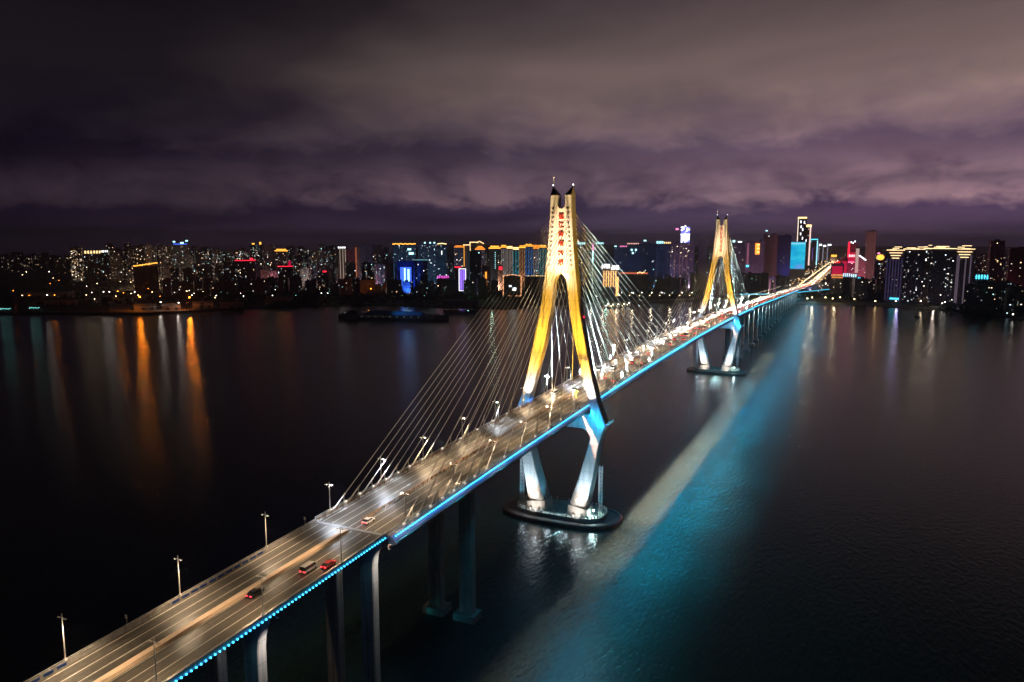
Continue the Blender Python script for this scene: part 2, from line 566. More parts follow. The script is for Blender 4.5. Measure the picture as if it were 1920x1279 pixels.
SHORE = [(-500, 5200), (150, 3000), (420, 1750), (538, 1365), (587, 1258), (620, 1190), (649, 1128), (700, 1085), (768, 1060), (860, 1010), (910, 950),
         (984, 905), (1020, 820), (1034, 737), (1050, 640), (1063, 545), (1122, 500), (1200, 440), (1290, 372), (1400, 290), (1496, 229), (1500, 120),
         (1474, 8), (1505, -86), (1508, -175), (1445, -295), (1376, -373), (1290, -420), (1180, -520), (1050, -800), (900, -1500), (700, -3000), (500, -5200)]


def build_land():
    bm = bmesh.new()
    top = [bm.verts.new((x + 6, y, 3.2)) for x, y in SHORE]
    low = [bm.verts.new((x, y, -2.0)) for x, y in SHORE]
    far = [bm.verts.new((21000, -13000, 3.2)), bm.verts.new((21000, 13000, 3.2))]
    for i in range(len(SHORE) - 1):
        bm.faces.new((low[i], low[i + 1], top[i + 1], top[i]))
    bm.faces.new(top[::-1] + [far[1], far[0]][::-1])
    bmesh.ops.triangulate(bm, faces=[f for f in bm.faces if len(f.verts) > 4])
    bmesh.ops.recalc_face_normals(bm, faces=bm.faces)
    me = bpy.data.meshes.new('land'); bm.to_mesh(me); bm.free()
    me.materials.append(M['land'])
    o = bpy.data.objects.new('land', me); COL.objects.link(o); o['kind'] = 'structure'


build_land()

# ------------------------------------------------------------------ bridge geometry
XJ0, XJ1 = -178.0, 658.0


def zr(x):
    """road level along the bridge"""
    zj = 63.9 - 3.6e-5 * (XJ0 - 240) ** 2
    if x < XJ0:
        return zj - 0.033 * (XJ0 - x)
    if x > XJ1:
        return max(zj - 0.0325 * (x - XJ1), 5.0)
    return 63.9 - 3.6e-5 * (x - 240) ** 2


def xs(a, b, step):
    n = max(1, int(round((b - a) / step)))
    return [a + (b - a) * i / n for i in range(n + 1)]


def slope(x):
    return (1.0, 0.0, (zr(x + 5) - zr(x - 5)) / 10)


def sweep(mb, a, b, prof, step=12, mi=0, closed=True):
    """profile of (y, dz) swept along the bridge"""
    rings = [[(x, y, zr(x) + dz) for y, dz in prof] for x in xs(a, b, step)]
    mb.loft(rings, mi, caps=closed, closed=closed)


def rect(y0, y1, z0, z1):
    return [(y0, z0), (y1, z0), (y1, z1), (y0, z1)]


bridge = empty('cable_stayed_bridge')
tag(bridge, 'long cable-stayed road bridge with two gold-lit A-shaped pylons over dark water', 'bridge')

# --- girder, road
mb = MB()
sweep(mb, XJ0 + .3, XJ1 - .3, [(-13.9, -0.05), (-14.5, -0.3), (-8.6, -3.9), (8.6, -3.9), (14.5, -0.3), (13.9, -0.05)])
mb.build('box_girder', M['girder'], bridge)
for s in (-1, 1):
    mb = MB()
    sweep(mb, XJ0 + .3, XJ1 - .3, [(s * 14.55, -0.1), (s * 15.0, -0.7), (s * 16.3, -2.3), (s * 14.6, -3.0), (s * 13.2, -1.7), (s * 14.52, -0.5)])
    o = mb.build('wind_fairing', M['fairing'], bridge)
mb = MB()
sweep(mb, XJ0 + .5, XJ1 - .5, rect(-12.7, 12.7, -0.04, 0.02))
mb.build('road_surface', M['asphalt'], bridge)
mb = MB()
for s in (-1, 1):
    sweep(mb, XJ0 + .5, XJ1 - .5, rect(s * 12.72, s * 13.88, -0.04, 0.06))
mb.build('verge_strip', M['girder'], bridge)


def lane_lines(a, b, par):
    for y in (-11.5, -8.0, -4.6, -1.3, 1.3, 4.6, 8.0, 11.5):
        mb = MB()
        sweep(mb, a, b, rect(y - .11, y + .11, 0.024, 0.028), step=20)
        mb.build('lane_line', M['line'], par)


lane_lines(XJ0 + 1, XJ1 - 1, bridge)

# guard rails
for s in (-1, 1):
    for yy in (12.9, 14.3):
        mb = MB()
        for dz in (0.45, 0.75, 1.1):
            sweep(mb, XJ0 + .6, XJ1 - .6, rect(s * yy - .06, s * yy + .06, dz - .06, dz + .06), step=24)
        for x in xs(XJ0 + 1, XJ1 - 1, 3.0):
            mb.box((x, s * yy, zr(x) + 0.55), (.14, .14, 1.1))
        mb.build('guard_rail', M['rust'] if (yy < 13 and s > 0) else M['rail'], bridge)
mb = MB()
for dz in (0.5, 0.95):
    sweep(mb, XJ0 + 6, XJ1 - .6, rect(-.09, .09, dz - .07, dz + .07), step=24)
for x in xs(XJ0 + 6, XJ1 - 1, 3.0):
    mb.box((x, 0, zr(x) + 0.5), (.16, .3, 1.0))
mb.build('median_rail', M['rust'], bridge)

# expansion joint
mb = MB()
mb.box((XJ0 + .1, 0.6, zr(XJ0) + .045), (1.3, 25.0, .05), 0)
mb.build('expansion_joint', mat('joint_steel', (0.22, 0.24, 0.26), 0.45, noise=0.2), bridge)

# LED beads on the right fascia
bead_mb = MB()
bead_mb.ball((0, 0, 0), 0.24, 6, 4)
for par_name in ('near', 'main'):
    pass
bead_proto = None


def led_bead(x, y, z, par, mm='led'):
    global bead_proto
    if bead_proto is None:
        bead_proto = bead_mb.build('led_lamp', M['led'], par, (x, y, z))
        return bead_proto
    o = bead_proto.copy(); COL.objects.link(o); o.location = (x, y, z); o.parent = par
    return o


x = XJ0 + 2
while x < 40:
    led_bead(x, -15.05, zr(x) - .45, bridge); x += 1.3
mb = MB()
while x < XJ1 - 1:
    mb.box((x, -15.05, zr(x) - .45), (.9, .4, .4)); x += 1.3
mb.build('led_strip', M['led'], bridge, kind='stuff')
BLUE = (0.02, 0.42, 1.0)
# added lip and plates cut the edges of the added blue and warm light
mb = MB()
sweep(mb, XJ0 + 1, XJ1 - 1, [(-15.55, -1.5), (-16.39, -1.68), (-16.39, -1.72), (-15.6, -1.56)], step=24)
mb.build('light_cutoff_lip', M['dark'], bridge)
mb = MB()
for y0, y1 in ((-12.886, -12.5), (-13.138, -12.75)):
    sweep(mb, XJ0 + 1, XJ1 - 1, [(y0, -4.9), (y0 - .02, -4.9), (y1 - .02 - (.0 if y0 > -13 else .2), -3.9), (y1 - (.0 if y0 > -13 else .2), -3.9)], step=24)
mb.build('light_cutoff_plate', M['dark'], bridge)
for x in xs(XJ0 + 15, XJ1 - 15, 30):
    # wash on the fairing
    area((x, -15.75, zr(x) + .1), (x, -15.0, zr(x) - 2.4), 150, (0.003, 0.20, 1.0), 30.0, .12, 150, slope(x), bridge)
    # added blue area lights colour the water beside the bridge
    k = .22 if x < -60 else (.6 if x < 0 else 1.0)
    area((x, -16.1, zr(x) - 1.15), (x, -16.1 - 50, zr(x) - 1.15 - 62), 36000 * k, (0.003, 0.36, 0.50) if x < 240 else (.04, .40, .62), 30.0, .05, 32, slope(x), bridge)
    # added wide area lights tint the water blue on both sides
    area((x, -16.7, zr(x) - 2.5), (x, -16.7 - 60, zr(x) - 45), 11500 * (.55 if x < -60 else 1.0), (0.004, 0.24, .42), 30.0, .1, 165, slope(x), bridge)
    area((x, 15.4, zr(x) - .5), (x, 15.4 + 60, zr(x) - 40), 3200, (0.004, 0.12, .55), 30.0, .1, 165, slope(x), bridge)
    k = .07 if x < -60 else (.5 if x < 0 else (1.0 if x < 220 else .5))
    area((x, -12.62, zr(x) - 4.1), (x, -12.62 - 31, zr(x) - 4.1 - 60), 56000 * k, (1.0, .42, .25), 30.0, .04, 40, slope(x), bridge)  # added warm area light stands in for the mirrored soffit band


# ------------------------------------------------------------------ pylons
def leg_ring(z, yo, yi, hx, s, ci=1.0, c=.35):
    p = [(-hx, yo - c), (-hx, yi + ci), (-hx + ci * .7, yi), (hx - ci * .7, yi), (hx, yi + ci), (hx, yo - c), (hx - c, yo), (-hx + c, yo)]
    return [(a, s * b, z) for a, b in p]


UP = [(52.3, 25.4, 19.6, 3.6), (58, 23.2, 17.7, 3.5), (64.5, 20.9, 16.0, 3.4), (76, 18.0, 12.6, 3.3), (88, 15.0, 9.5, 3.2), (100, 12.5, 6.9, 3.15),
      (110, 10.6, 5.0, 3.1), (120, 9.25, 3.9, 3.1), (128.5, 8.3, 3.4, 3.1), (135, 7.55, 3.0, 3.1), (142.5, 6.85, 2.6, 3.1), (150, 6.3, 2.25, 3.1), (160, 5.8, 2.0, 3.1), (167.3, 5.55, 1.9, 3.1)]
LOW = [(9.6, 16.3, 7.2, 4.7), (25, 19.3, 12.1, 4.2), (43, 22.2, 16.9, 3.7), (49, 23.9, 18.8, 3.6), (52.3, 25.4, 19.6, 3.6)]


def make_pylon():
    root = empty('pylon', (0, 0, 0), 0, bridge)
    for s in (-1, 1):
        mb = MB(); mb.loft([leg_ring(z, yo, yi, hx, s) for z, yo, yi, hx in UP])
        mb.build('upper_leg', M['pylon'], root)
        mb = MB()
        mb.loft([leg_ring(z, yo, yi, hx, s, .5) for z, yo, yi, hx in LOW])
        mb.loft([leg_ring(z, yo, yi, hx, s, .5) for z, yo, yi, hx in ((8.7, 15.6, 7.6, 4.3), (9.59, 15.8, 7.8, 4.3))])
        mb.build('lower_leg', M['pylon'], root)
        # plinth
        mb = MB(); mb.loft([[(a * hx, s * y, z) for a, y, z in ((-1, yo, zo), (-1, yi, zi), (1, yi, zi), (1, yo, zo))]
                            for yo, yi, hx, zo, zi in ((17.2, 5.9, 5.2, 3.6, 3.6), (16.6, 6.5, 4.9, 7.4, 9.0))])
        mb.build('plinth', M['pylon'], root)
        # spire: outer face runs up to a point, dark roof slopes to the slot
        mb = MB()
        z0 = 167.3
        A = [(-3.1, s * 5.55, z0), (-3.1, s * 1.9, z0), (3.1, s * 1.9, z0), (3.1, s * 5.55, z0)]
        ap = (0, s * 5.4, 172.1)
        mb.face([A[0], A[1], ap], 0); mb.face([A[1], A[2], ap], 0); mb.face([A[2], A[3], ap], 0); mb.face([A[3], A[0], ap], 1); mb.face(A, 1)
        mb.build('spire', [M['tip'], M['pylon']], root)
        mb = MB(); mb.ball((0, s * 5.3, 172.5), .42, 6, 4)
        mb.build('beacon', M['whiteneon'], root)
        # recessed anchor hoods in a row up the face
        proto = None
        for k in range(13):
            z = 160.5 - 2.35 * k
            yc = next(yo + (yo2 - yo) * (z - za) / (zb - za) for (za, yo, _, _), (zb, yo2, _, _) in zip(UP, UP[1:]) if za <= z <= zb) - 1.9
            if proto is None:
                hb = MB(); hb.loft([[(0, -.45, 0), (-.55, -.45, .0), (-.1, -.45, .95), (0, -.45, .95)], [(0, .45, 0), (-.55, .45, 0), (-.1, .45, .95), (0, .45, .95)]])
                proto = hb.build('anchor_hood', M['concrete'], root, (-3.1, s * yc, z))
            else:
                o = proto.copy(); COL.objects.link(o); o.location = (-3.1, s * yc, z); o.parent = root
    # web plate with arch below and slot above
    mb = MB()
    def legin(z):
        return next(y1 + (y2 - y1) * (z - za) / (zb - za) for (za, _, y1, _), (zb, _, y2, _) in zip(UP, UP[1:]) if za <= z <= zb)
    zs = [120.5 + i * .5 for i in range(16)] + [128.2, 128.5] + [130 + 2.5 * i for i in range(12)] + [159.5, 160.6, 160.75, 161.0, 161.5, 162, 162.5]
    zs = sorted(set(zs))
    def inner(z):
        if z < 128.5:
            return 3.75 * math.sqrt(max(0, 1 - ((z - 120.5) / 8.0) ** 2))
        if z > 160.6:
            return 1.93 * math.sqrt(max(0, 1 - ((162.5 - z) / 1.9) ** 2))
        return 0.0
    hx = 2.3
    for s in (-1, 1):
        for a, b in zip(zs, zs[1:]):
            y0, y1, o0, o1 = inner(a), inner(b), legin(a) + .9, legin(b) + .9
            for sx in (-1, 1):
                mb.face([(sx * hx, s * y0, a), (sx * hx, s * o0, a), (sx * hx, s * o1, b), (sx * hx, s * y1, b)])
            if y0 > 0 or y1 > 0:
                mb.face([(-hx, s * y0, a), (hx, s * y0, a), (hx, s * y1, b), (-hx, s * y1, b)])
    mb.build('web_plate', M['plate'], root)
    # cross beam under the deck with rounded haunches
    prof = [(0, 49.9), (12.0, 49.9)]
    for i in range(1, 8):
        a = PI / 2 * i / 7
        prof.append((12.0 + 5.2 * math.sin(a), 44.6 + 5.3 * math.cos(a)))
    prof += [(18.6, 44.6), (20.6, 50), (20.6, 57.2), (0, 57.2)]
    full = prof + [(-y, z) for y, z in prof[::-1][1:-1]]
    mb = MB()
    mb.loft([[(-2.9, y, z) for y, z in full], [(2.9, y, z) for y, z in full]])
    mb.build('cross_beam', M['pylon'], root)
    mb = MB()
    for (x, y) in ((-2.2, -26.4), (2.2, -26.4)):
        mb.box((x, y, 53.3), (4.0, 2.0, .25))
    for x in (-4, -2, 0, 2, 4):
        mb.box((x, -27.3, 54.0), (.15, .15, 1.3))
    mb.box((0, -27.3, 54.6), (8.4, .12, .12)); mb.box((0, -27.3, 54.1), (8.4, .1, .1))
    mb.build('inspection_platform', M['rail'], root)
    # lightning mast on the left spire
    mb = MB()
    mb.tube((0, 5.1, 171.5), (0, 5.1, 176.3), .22, .12, 6)
    mb.tube((0, 5.1, 175.6), (0, 5.1, 176.4), .12, .55, 6)
    mb.build('mast', M['white'], root)
    # red characters
    zc = [156.5, 152.2, 147.9, 143.2, 138.6, 133.6]
    for ch, z in zip('湛江海湾大桥', zc):
        cu = bpy.data.curves.new('character', 'FONT')
        cu.body = ch; cu.size = 3.1; cu.extrude = .22; cu.offset = .02
        cu.align_x = 'CENTER'; cu.align_y = 'CENTER'
        o = bpy.data.objects.new('character', cu); COL.objects.link(o)
        dg = bpy.context.evaluated_depsgraph_get(); dg.update()
        me = bpy.data.meshes.new_from_object(o.evaluated_get(dg))
        bpy.data.objects.remove(o)
        me.name = 'character'
        me.materials.clear(); me.materials.append(M['red_char'])
        o = bpy.data.objects.new('character', me); COL.objects.link(o)
        o.parent = root
        o.matrix_local = Matrix(((0, 0, -1, -hx - .3), (-1, 0, 0, 0.0), (0, 1, 0, z), (0, 0, 0, 1)))
        o['label'] = 'red raised Chinese character %s on the pale web plate' % ch
    # aviation lamp
    mb = MB(); mb.box((1.5, -10.35 - .9, 106.5), (.9, .9, .9))
    mb.build('warning_lamp', M['red'], root)
    return root


pylon = make_pylon()
pylon['label'] = 'near gold-lit pylon with red characters'
pyl2 = copy_tree(pylon, bridge)
pyl2.location = (480, 0, 0)
pyl2['label'] = 'far gold-lit pylon with red characters'

fx = None
for px_ in (0, 480):
    for s in (-1, 1):
        for dx in (-11, -20, -34, -48):
            z_ = zr(px_ + dx)
            if fx is None:
                q = MB(); q.box((0, 0, .25), (.5, .5, .5)); q.box((-.1, 0, .62), (.9, .8, .3)); fx = q.build('floodlight', M['dark'], bridge, (px_ + dx - .9, s * 14.4, z_ + .1))
            else:
                o = fx.copy(); COL.objects.link(o); o.location = (px_ + dx - .9, s * 14.4, z_ + .1); o.parent = bridge
GOLD = (1.0, 0.50, 0.03)
PALE = (1.0, 0.60, 0.30)
WARMW = (1.0, 0.86, 0.72)
for px_ in (0, 480):
    zd = zr(px_)
    for s in (-1, 1):
        # white floods at deck level hit the foot of each leg, gold ones reach the shaft
        spot((px_ - 11, s * 14.5, zd + 1.3), (px_ - 3, s * 18.2, zd + 11), 42000, WARMW, 70, .9, .3, bridge)
        spot((px_ - 34, s * 14.4, zd + 1.2), (px_ - 3, s * 11.0, 108), 520000, GOLD, 36, .9, .4, bridge)
        spot((px_ - 20, s * 14.4, zd + 1.2), (px_ - 3, s * 14.0, 88), 150000, GOLD, 40, .9, .4, bridge)
        spot((px_ - 48, s * 14.4, zd + 1.2), (px_ - 3, s * 5.0, 150), 1050000, (1.0, .70, .36), 24, .8, .4, bridge)
    # pale web plate
    spot((px_ - 60, 3.0, zd + 1.2), (px_ - 3, 0, 141), 1300000, (1.0, .64, .46), 13, .6, .4, bridge)
    # inner face of the left leg, outer side of right leg near the top
    spot((px_ + 1, -13.6, zd + 1.5), (px_, 12.5, 88), 60000, (1.0, .42, .03), 50, .9, .4, bridge)
    spot((px_ - 9, -30, 54.6), (px_, -6.2, 160), 600000, (1.0, .50, .01), 14, .6, .4, bridge)
    # blue under the deck
    spot((px_ - 24, -17.2, zr(px_ - 24) - 2.2), (px_ - 3, -16.5, 52), 24000, (0.0, 0.40, .85), 70, .9, .3, bridge)
    spot((px_ - 14, 18.5, zr(px_) - 3), (px_ - 3, 19, 60), 5000, (0.02, 0.42, 1.0), 70, .9, .3, bridge)
    spot((px_ - 15, -23.5, 46.5), (px_ - 3, -22.2, 57.5), 15000, (0.0, 0.24, .95), 60, .9, .3, bridge)
    # floods on the islet wash the lower legs
    for s in (-1, 1):
        spot((px_ - 12.5, s * 15.0, 4.6), (px_ - 4, s * 18.5, 35), 85000, (.50, .76, 1.0), 66, 1.0, .3, bridge)
        spot((px_ - 12.5, s * 10.0, 4.6), (px_ - 4, s * 14.2, 15), 24000, (1.0, .84, .74), 46, 1.0, .3, bridge)
        spot((px_ - 12.5, s * 12.0, 4.6), (px_ - 4, s * 11.8, 7.5), 5200, (1.0, .90, .82), 80, .9, .3, bridge)
        spot((px_ - 6, s * -3.0, 5.2), (px_ - 1, s * 17.0, 34), 12000, (0.12, .55, .9), 60, .9, .3, bridge)
    for y in (-19, -12, -5, 5, 12, 19):
        spot((px_ - 4.9, y, 13.5) if 9 < abs(y) < 16 else (px_ - 5.5, y, 8.0), (px_ - 10, y, 3.6), 2600 if 9 < abs(y) < 16 else 900, (.75, .95, 1.0), 120, .8, .2, bridge)
    # floods lighting the cable fans from the deck
    for s in (-1, 1):
        for dx, p, tgt in ((8, 1500000, (40, 150)), (5, 1300000, (78, 130)), (62, 800000, (138, 110)), (124, 700000, (188, 98))):
            spot((px_ + dx, s * 14.0, zr(px_ + dx) + 1.3), (px_ + tgt[0], s * 13.2, tgt[1]), p, (0.72, 1.0, 0.97), 38, .9, .3, bridge)
        for dx, p, tgt in ((-30, 90000, (-95, 112)), (-95, 60000, (-140, 84))):
            spot((px_ + dx, s * 14.0, zr(px_ + dx) + 1.3), (px_ + tgt[0], s * 13.2, tgt[1]), p * (1.0 if s > 0 else .15), (0.85, 0.95, 1.0), 44, .8, .3, bridge)

# ------------------------------------------------------------------ stay cables
MAINX = [22 + 15.85 * k for k in range(14)]
SIDEX = [20, 35.5, 51, 66.5, 82, 97.5, 113, 122.4, 130.2, 138, 145.8, 153.6, 161.4, 169.4]
lit_proto = None
for t0, dirs in ((0, ((1, MAINX), (-1, SIDEX))), (480, ((1, SIDEX), (-1, MAINX)))):
    for dx, arr in dirs:
        for s in (-1, 1):
            for k, ax in enumerate(arr):
                zt = 159.6 - 2.35 * (13 - k)
                yt = 5.0 + (159.6 - zt) * .09
                xa = t0 + dx * ax
                za = zr(xa) + .5
                a = Vector((t0 + dx * 2.6, s * (yt - .6), zt)); b = Vector((xa, s * 13.6, za))
                mb = MB()
                mb.tube(a, b, .14 if dx > 0 else .11, n=5, caps=False)
                d = (a - b).normalized()
                mb.tube(b, b + d * 7.5, .24, n=6)
                c = mb.build('stay_cable', M['cable'], bridge)
                # damper strut and flood box at the foot
                f = b + d * 6.5
                mb = MB()
                mb.tube((f.x, f.y, zr(f.x) + .05), f, .13, n=5)
                mb.box((f.x, f.y, zr(f.x) + .2), (.7, .6, .3))
                mb.build('damper_strut', M['white'], c)
                if lit_proto is None:
                    q = MB(); q.box((0, 0, 0), (1.0, .6, .55)); q.box((0, 0, -.4), (.3, .3, .4))
                    lit_proto = q.build('flood_box', M['anchorlit'], c, (b.x, s * 14.0, zr(b.x) + .75))
                else:
                    o = lit_proto.copy(); COL.objects.link(o); o.location = (b.x + dx * .6, s * 14.0, zr(b.x) + .75); o.parent = c


# ------------------------------------------------------------------ piers
def pier_column(par, x, y, ztop, wy=5.0, wx=3.2, flare=1.6, s=-1, base=True, name='pier_column'):
    mb = MB()
    def ring(z, k, off=0.0):
        h, w2 = wx / 2, wy / 2
        o_ = y + s * (w2 + off); i_ = y - s * w2
        g = .35
        mid = (o_ + i_) / 2
        return [(x - h, o_ - s * .3, z), (x - h, mid + s * g, z), (x - h + .35, mid + s * g * .6, z), (x - h + .35, mid - s * g * .6, z), (x - h, mid - s * g, z), (x - h, i_ + s * .3, z), (x - h + .3, i_, z),
                (x + h - .3, i_, z), (x + h, i_ + s * .3, z), (x + h, o_ - s * .3, z), (x + h - .3, o_, z), (x - h + .3, o_, z)]
    rings = [ring(-1.5, 0), ring(ztop - 7, 0), ring(ztop - 4, 0, flare * .2), ring(ztop - 1.8, 0, flare * .6), ring(ztop - .5, 0, flare), ring(ztop, 0, flare)]
    mb.loft(rings)
    c = mb.build(name, M['concrete'], par)
    if base:
        mb = MB(); mb.box((x, y, 1.4), (wx + 3.5, wy + 3.5, 2.8))
        mb.build('pile_cap', M['capdeck'], c)
    return c


for xa in (-116, 596):
    for s in (-1, 1):
        pier_column(bridge, xa, s * 6.8, zr(xa) - 3.95, 5.6, 3.6, 0, s)
    spot((xa - 7, 11, 1.2), (xa - 3, 5, 2.0), 110, (0.05, .8, .8), 90, .9, .2, bridge)
    spot((xa - 7, -1, 1.2), (xa - 3, -6, 2.0), 110, (0.03, .55, .8), 90, .9, .2, bridge)


def viaduct(a, b, label, piers, near):
    r = empty('approach_viaduct', (0, 0, 0))
    tag(r, label, 'viaduct')
    mb = MB()
    sweep(mb, a, b, [(-13.2, -0.05), (-13.2, -.45), (-9.5, -.9), (-7.8, -3.0), (-2.6, -3.0), (-1.6, -.9), (1.6, -.9), (2.6, -3.0), (7.8, -3.0), (9.5, -.9), (13.2, -.45), (13.2, -.05)])
    mb.build('girder', M['girder'], r)
    mb = MB(); sweep(mb, a, b, rect(-12.5, 12.5, -0.04, .02)); mb.build('road_surface', M['asphalt'], r)
    lane_lines(a + 1, b - 1, r)
    for s in (-1, 1):
        mb = MB(); sweep(mb, a, b, [(s * 12.52, -.04), (s * 13.2, -.04), (s * 13.15, .95), (s * 12.75, .95), (s * 12.66, .4)])
        mb.build('parapet', M['concrete'], r)
        mb = MB(); sweep(mb, a, b, rect(s * 12.95 - .06, s * 12.95 + .06, 1.24, 1.36), step=24)
        for x in xs(a + 1, b - 1, 4): mb.box((x, s * 12.95, zr(x) + 1.1), (.14, .12, .3))
        mb.build('hand_rail', M['rail'], r)
    if near:
        mb = MB(); sweep(mb, a, b - 2, [(-.95, .0), (.95, .0), (.8, .85), (-.8, .85)])
        mb.build('median_barrier', M['orange'], r)
    else:
        mb = MB(); sweep(mb, a, b, [(-.35, .0), (.35, .0), (.2, .85), (-.2, .85)]); mb.build('median_barrier', M['concrete'], r)
    if near:
        x = b - 1
        while x > a + 60:
            led_bead(x, -13.45, zr(x) - .2, r); x -= 1.3
        p0 = None  # added blue patches stand in for LED glow showing through the railing
        for g0, g1 in ((-276, -259), (-232, -202)):
            x = g0
            while x < g1:
                q = MB(); q.box((0, 0, 0), (2.1, .08, .62))
                if p0 is None: p0 = q.build('led_glow_patch', M['blueglow'], r, (x, 12.48, zr(x) + .52))
                else:
                    o = p0.copy(); COL.objects.link(o); o.location = (x, 12.48, zr(x) + .52); o.parent = r
                x += 2.9
    else:
        mb = MB(); x = a + 1
        while x < min(b, 1520):
            mb.box((x, -13.4, zr(x) - .25), (.9, .35, .35)); x += 1.3
        mb.build('led_strip', M['led'], r, kind='stuff')
    for x in piers:
        for s in (-1, 1):
            pier_column(r, x, s * 6.7, zr(x) - 3.02, 5.0, 3.0, 1.7 if near else 1.0, s)
        spot((x + .2, -14.3, zr(x) - 1.3), (x + .2, -9.6, zr(x) - 15), 15000 if near else 80000, (1.0, .92, .86) if near else (.8, 1, 1), 62, .9, .3, r)
        q = MB(); q.box((x + .2, -13.7, zr(x) - .95), (.3, 1.4, .12)); q.box((x + .2, -14.3, zr(x) - 1.1), (.5, .4, .3)); q.build('pier_floodlight', M['dark'], r)
        if near:
            spot((x - 7, -11.5, zr(x) - 2.0), (x - 1.6, -7, zr(x) - 22), 450, (.25, .75, .85), 62, .9, .3, r)
            spot((x - 1, 1.0, zr(x) - 3.5), (x, 6.7, zr(x) - 20), 3000, (.95, .95, .9), 70, .9, .3, r)
    return r


nearv = viaduct(-430, XJ0 - .3, 'near approach viaduct with twin grey columns in the lower left', [XJ0 - .5, -226, -274, -322], True)
farv = viaduct(XJ1 + .3, 2150, 'far approach viaduct on many dark columns running to the city shore', [670 + 50 * k for k in range(18)], False)
for x in xs(XJ0 - 225, XJ0 - 15, 30):
    area((x, -14.0, zr(x) + .2), (x, -13.2, zr(x) - 2.0), 130, (0.01, 0.16, 1.0), 29.5, .12, 150, slope(x), nearv)
for x in xs(XJ1 + 15, 1480, 60):
    area((x, -14.0, zr(x) - .1), (x, -14.0 - 60, zr(x) - 60), 90000, (0.04, 0.46, 0.66), 59.5, .12, 40, slope(x), farv)

# ------------------------------------------------------------------ lamp posts along the bridge
def make_lamp():
    t = empty('lamp_post')
    mb = MB(); mb.box((0, 0, .25), (.5, .5, .5)); mb.tube((0, 0, .5), (0, 0, 10.6), .17, .10, 6)
    mb.build('pole', M['white'], t)
    mb = MB(); mb.tube((0, -1.15, 9.75), (0, 1.15, 9.75), .07, n=5); mb.build('arm', M['white'], t)
    for s in (-1, 1):
        mb = MB(); mb.box((0, s * .95, 9.64), (.34, .8, .14)); h = mb.build('lamp_head', M['white'], t)
        mb = MB(); mb.box((0, s * .95, 9.555), (.26, .66, .03)); mb.build('lens', M['lamphead'], h)
    return t


lamp0 = make_lamp()
first = True
ORD = ['first', 'second', 'third', 'fourth', 'fifth', 'sixth', 'seventh', 'eighth', 'ninth', 'tenth', 'eleventh', 'twelfth', 'thirteenth', 'fourteenth', 'fifteenth', 'sixteenth']
near_l = [-260.3, -230.3, -200.0, -171, -142.5, -114.1, -82.4, -50.3, -18]
near_r = [-258.9, -229.1, -199.4, -168, -137.4, -107.3, -78, -49.4, -14]
rest = [14 + 30.3 * k for k in range(64)]
rl = random.Random(3)
for s, arr in ((1, near_l + rest), (-1, near_r + rest)):
    side = 'left' if s > 0 else 'right'
    for x in arr:
        if x > 1950: continue
        t = lamp0 if first else copy_tree(lamp0)
        first = False
        far = x > XJ1
        yy = s * (13.35 if XJ0 < x < XJ1 else 12.95)
        t.location = (x, yy, zr(x) + (.05 if XJ0 < x < XJ1 else .95))
        if x < XJ0:
            i = sorted([q for q in arr if q < XJ0], reverse=True).index(x)
            lab, g = 'slim white lamp post on the %s parapet, %s before the expansion joint' % (side, ORD[i]), 'lamp posts on the near approach'
        elif x < 0:
            i = sorted([q for q in arr if XJ0 <= q < 0], reverse=True).index(x)
            lab, g = 'white T-topped lamp post on the %s deck edge, %s before the near pylon' % (side, ORD[i]), 'lamp posts on the main bridge'
        elif x < 480:
            i = [q for q in arr if 0 <= q < 480].index(x)
            lab, g = 'white T-topped lamp post on the %s deck edge, %s beyond the near pylon' % (side, ORD[i]), 'lamp posts on the main bridge'
        elif x < XJ1:
            i = [q for q in arr if 480 <= q < XJ1].index(x)
            lab, g = 'white T-topped lamp post on the %s deck edge, %s beyond the far pylon' % (side, ORD[i]), 'lamp posts on the main bridge'
        else:
            lab, g = 'tiny lamp post along the %s edge of the far approach viaduct' % side, 'lamp posts on the %s edge of the far approach' % side
        tag(t, lab, 'lamp post', g)
        # its light
        if x < 1700:
            warm = (1.0, .72, .44) if rl.random() < .6 else (.86, .92, 1.0)
            p = 11500 if x < XJ0 else (20000 if x < 0 else (44000 if x < XJ1 else 60000))
            if s < 0: warm = (1.0, .70, .42)
            p *= 1.0 if s > 0 else .8
            spot((x, yy - s * 1.0, zr(x) + 10.4), (x, yy - s * 5.0, zr(x)), p, warm, 122 if s > 0 else 104, .8, .25, t)
            l = t.children[-1]
            l.matrix_parent_inverse = Matrix.Translation(-Vector(t.location))

# small signs on the left parapet of the approach
for x, lab in ((-245.3, 'small grey sign post on the left parapet between two approach lamp posts'), (-183.4, 'small arrow sign post on the left parapet beside the expansion joint')):
    t = empty('sign_post', (x, 13.0, zr(x) + .95)); tag(t, lab, 'sign', 'small sign posts on the left parapet')
    mb = MB(); mb.tube((0, 0, 0), (0, 0, 2.6), .07, n=6); mb.build('pole', M['rail'], t)
    mb = MB(); mb.box((-.1, 0, 2.3), (.06, .7, .9)); mb.build('sign_plate', M['white'], t)


# ------------------------------------------------------------------ islets round the pylon feet
def oval(rx, ry, z, n=40, p=2.6):
    out = []
    for i in range(n):
        a = 2 * PI * i / n
        c, s_ = math.cos(a), math.sin(a)
        out.append((rx * math.copysign(abs(c) ** (2 / p), c), ry * math.copysign(abs(s_) ** (2 / p), s_), z))
    return out


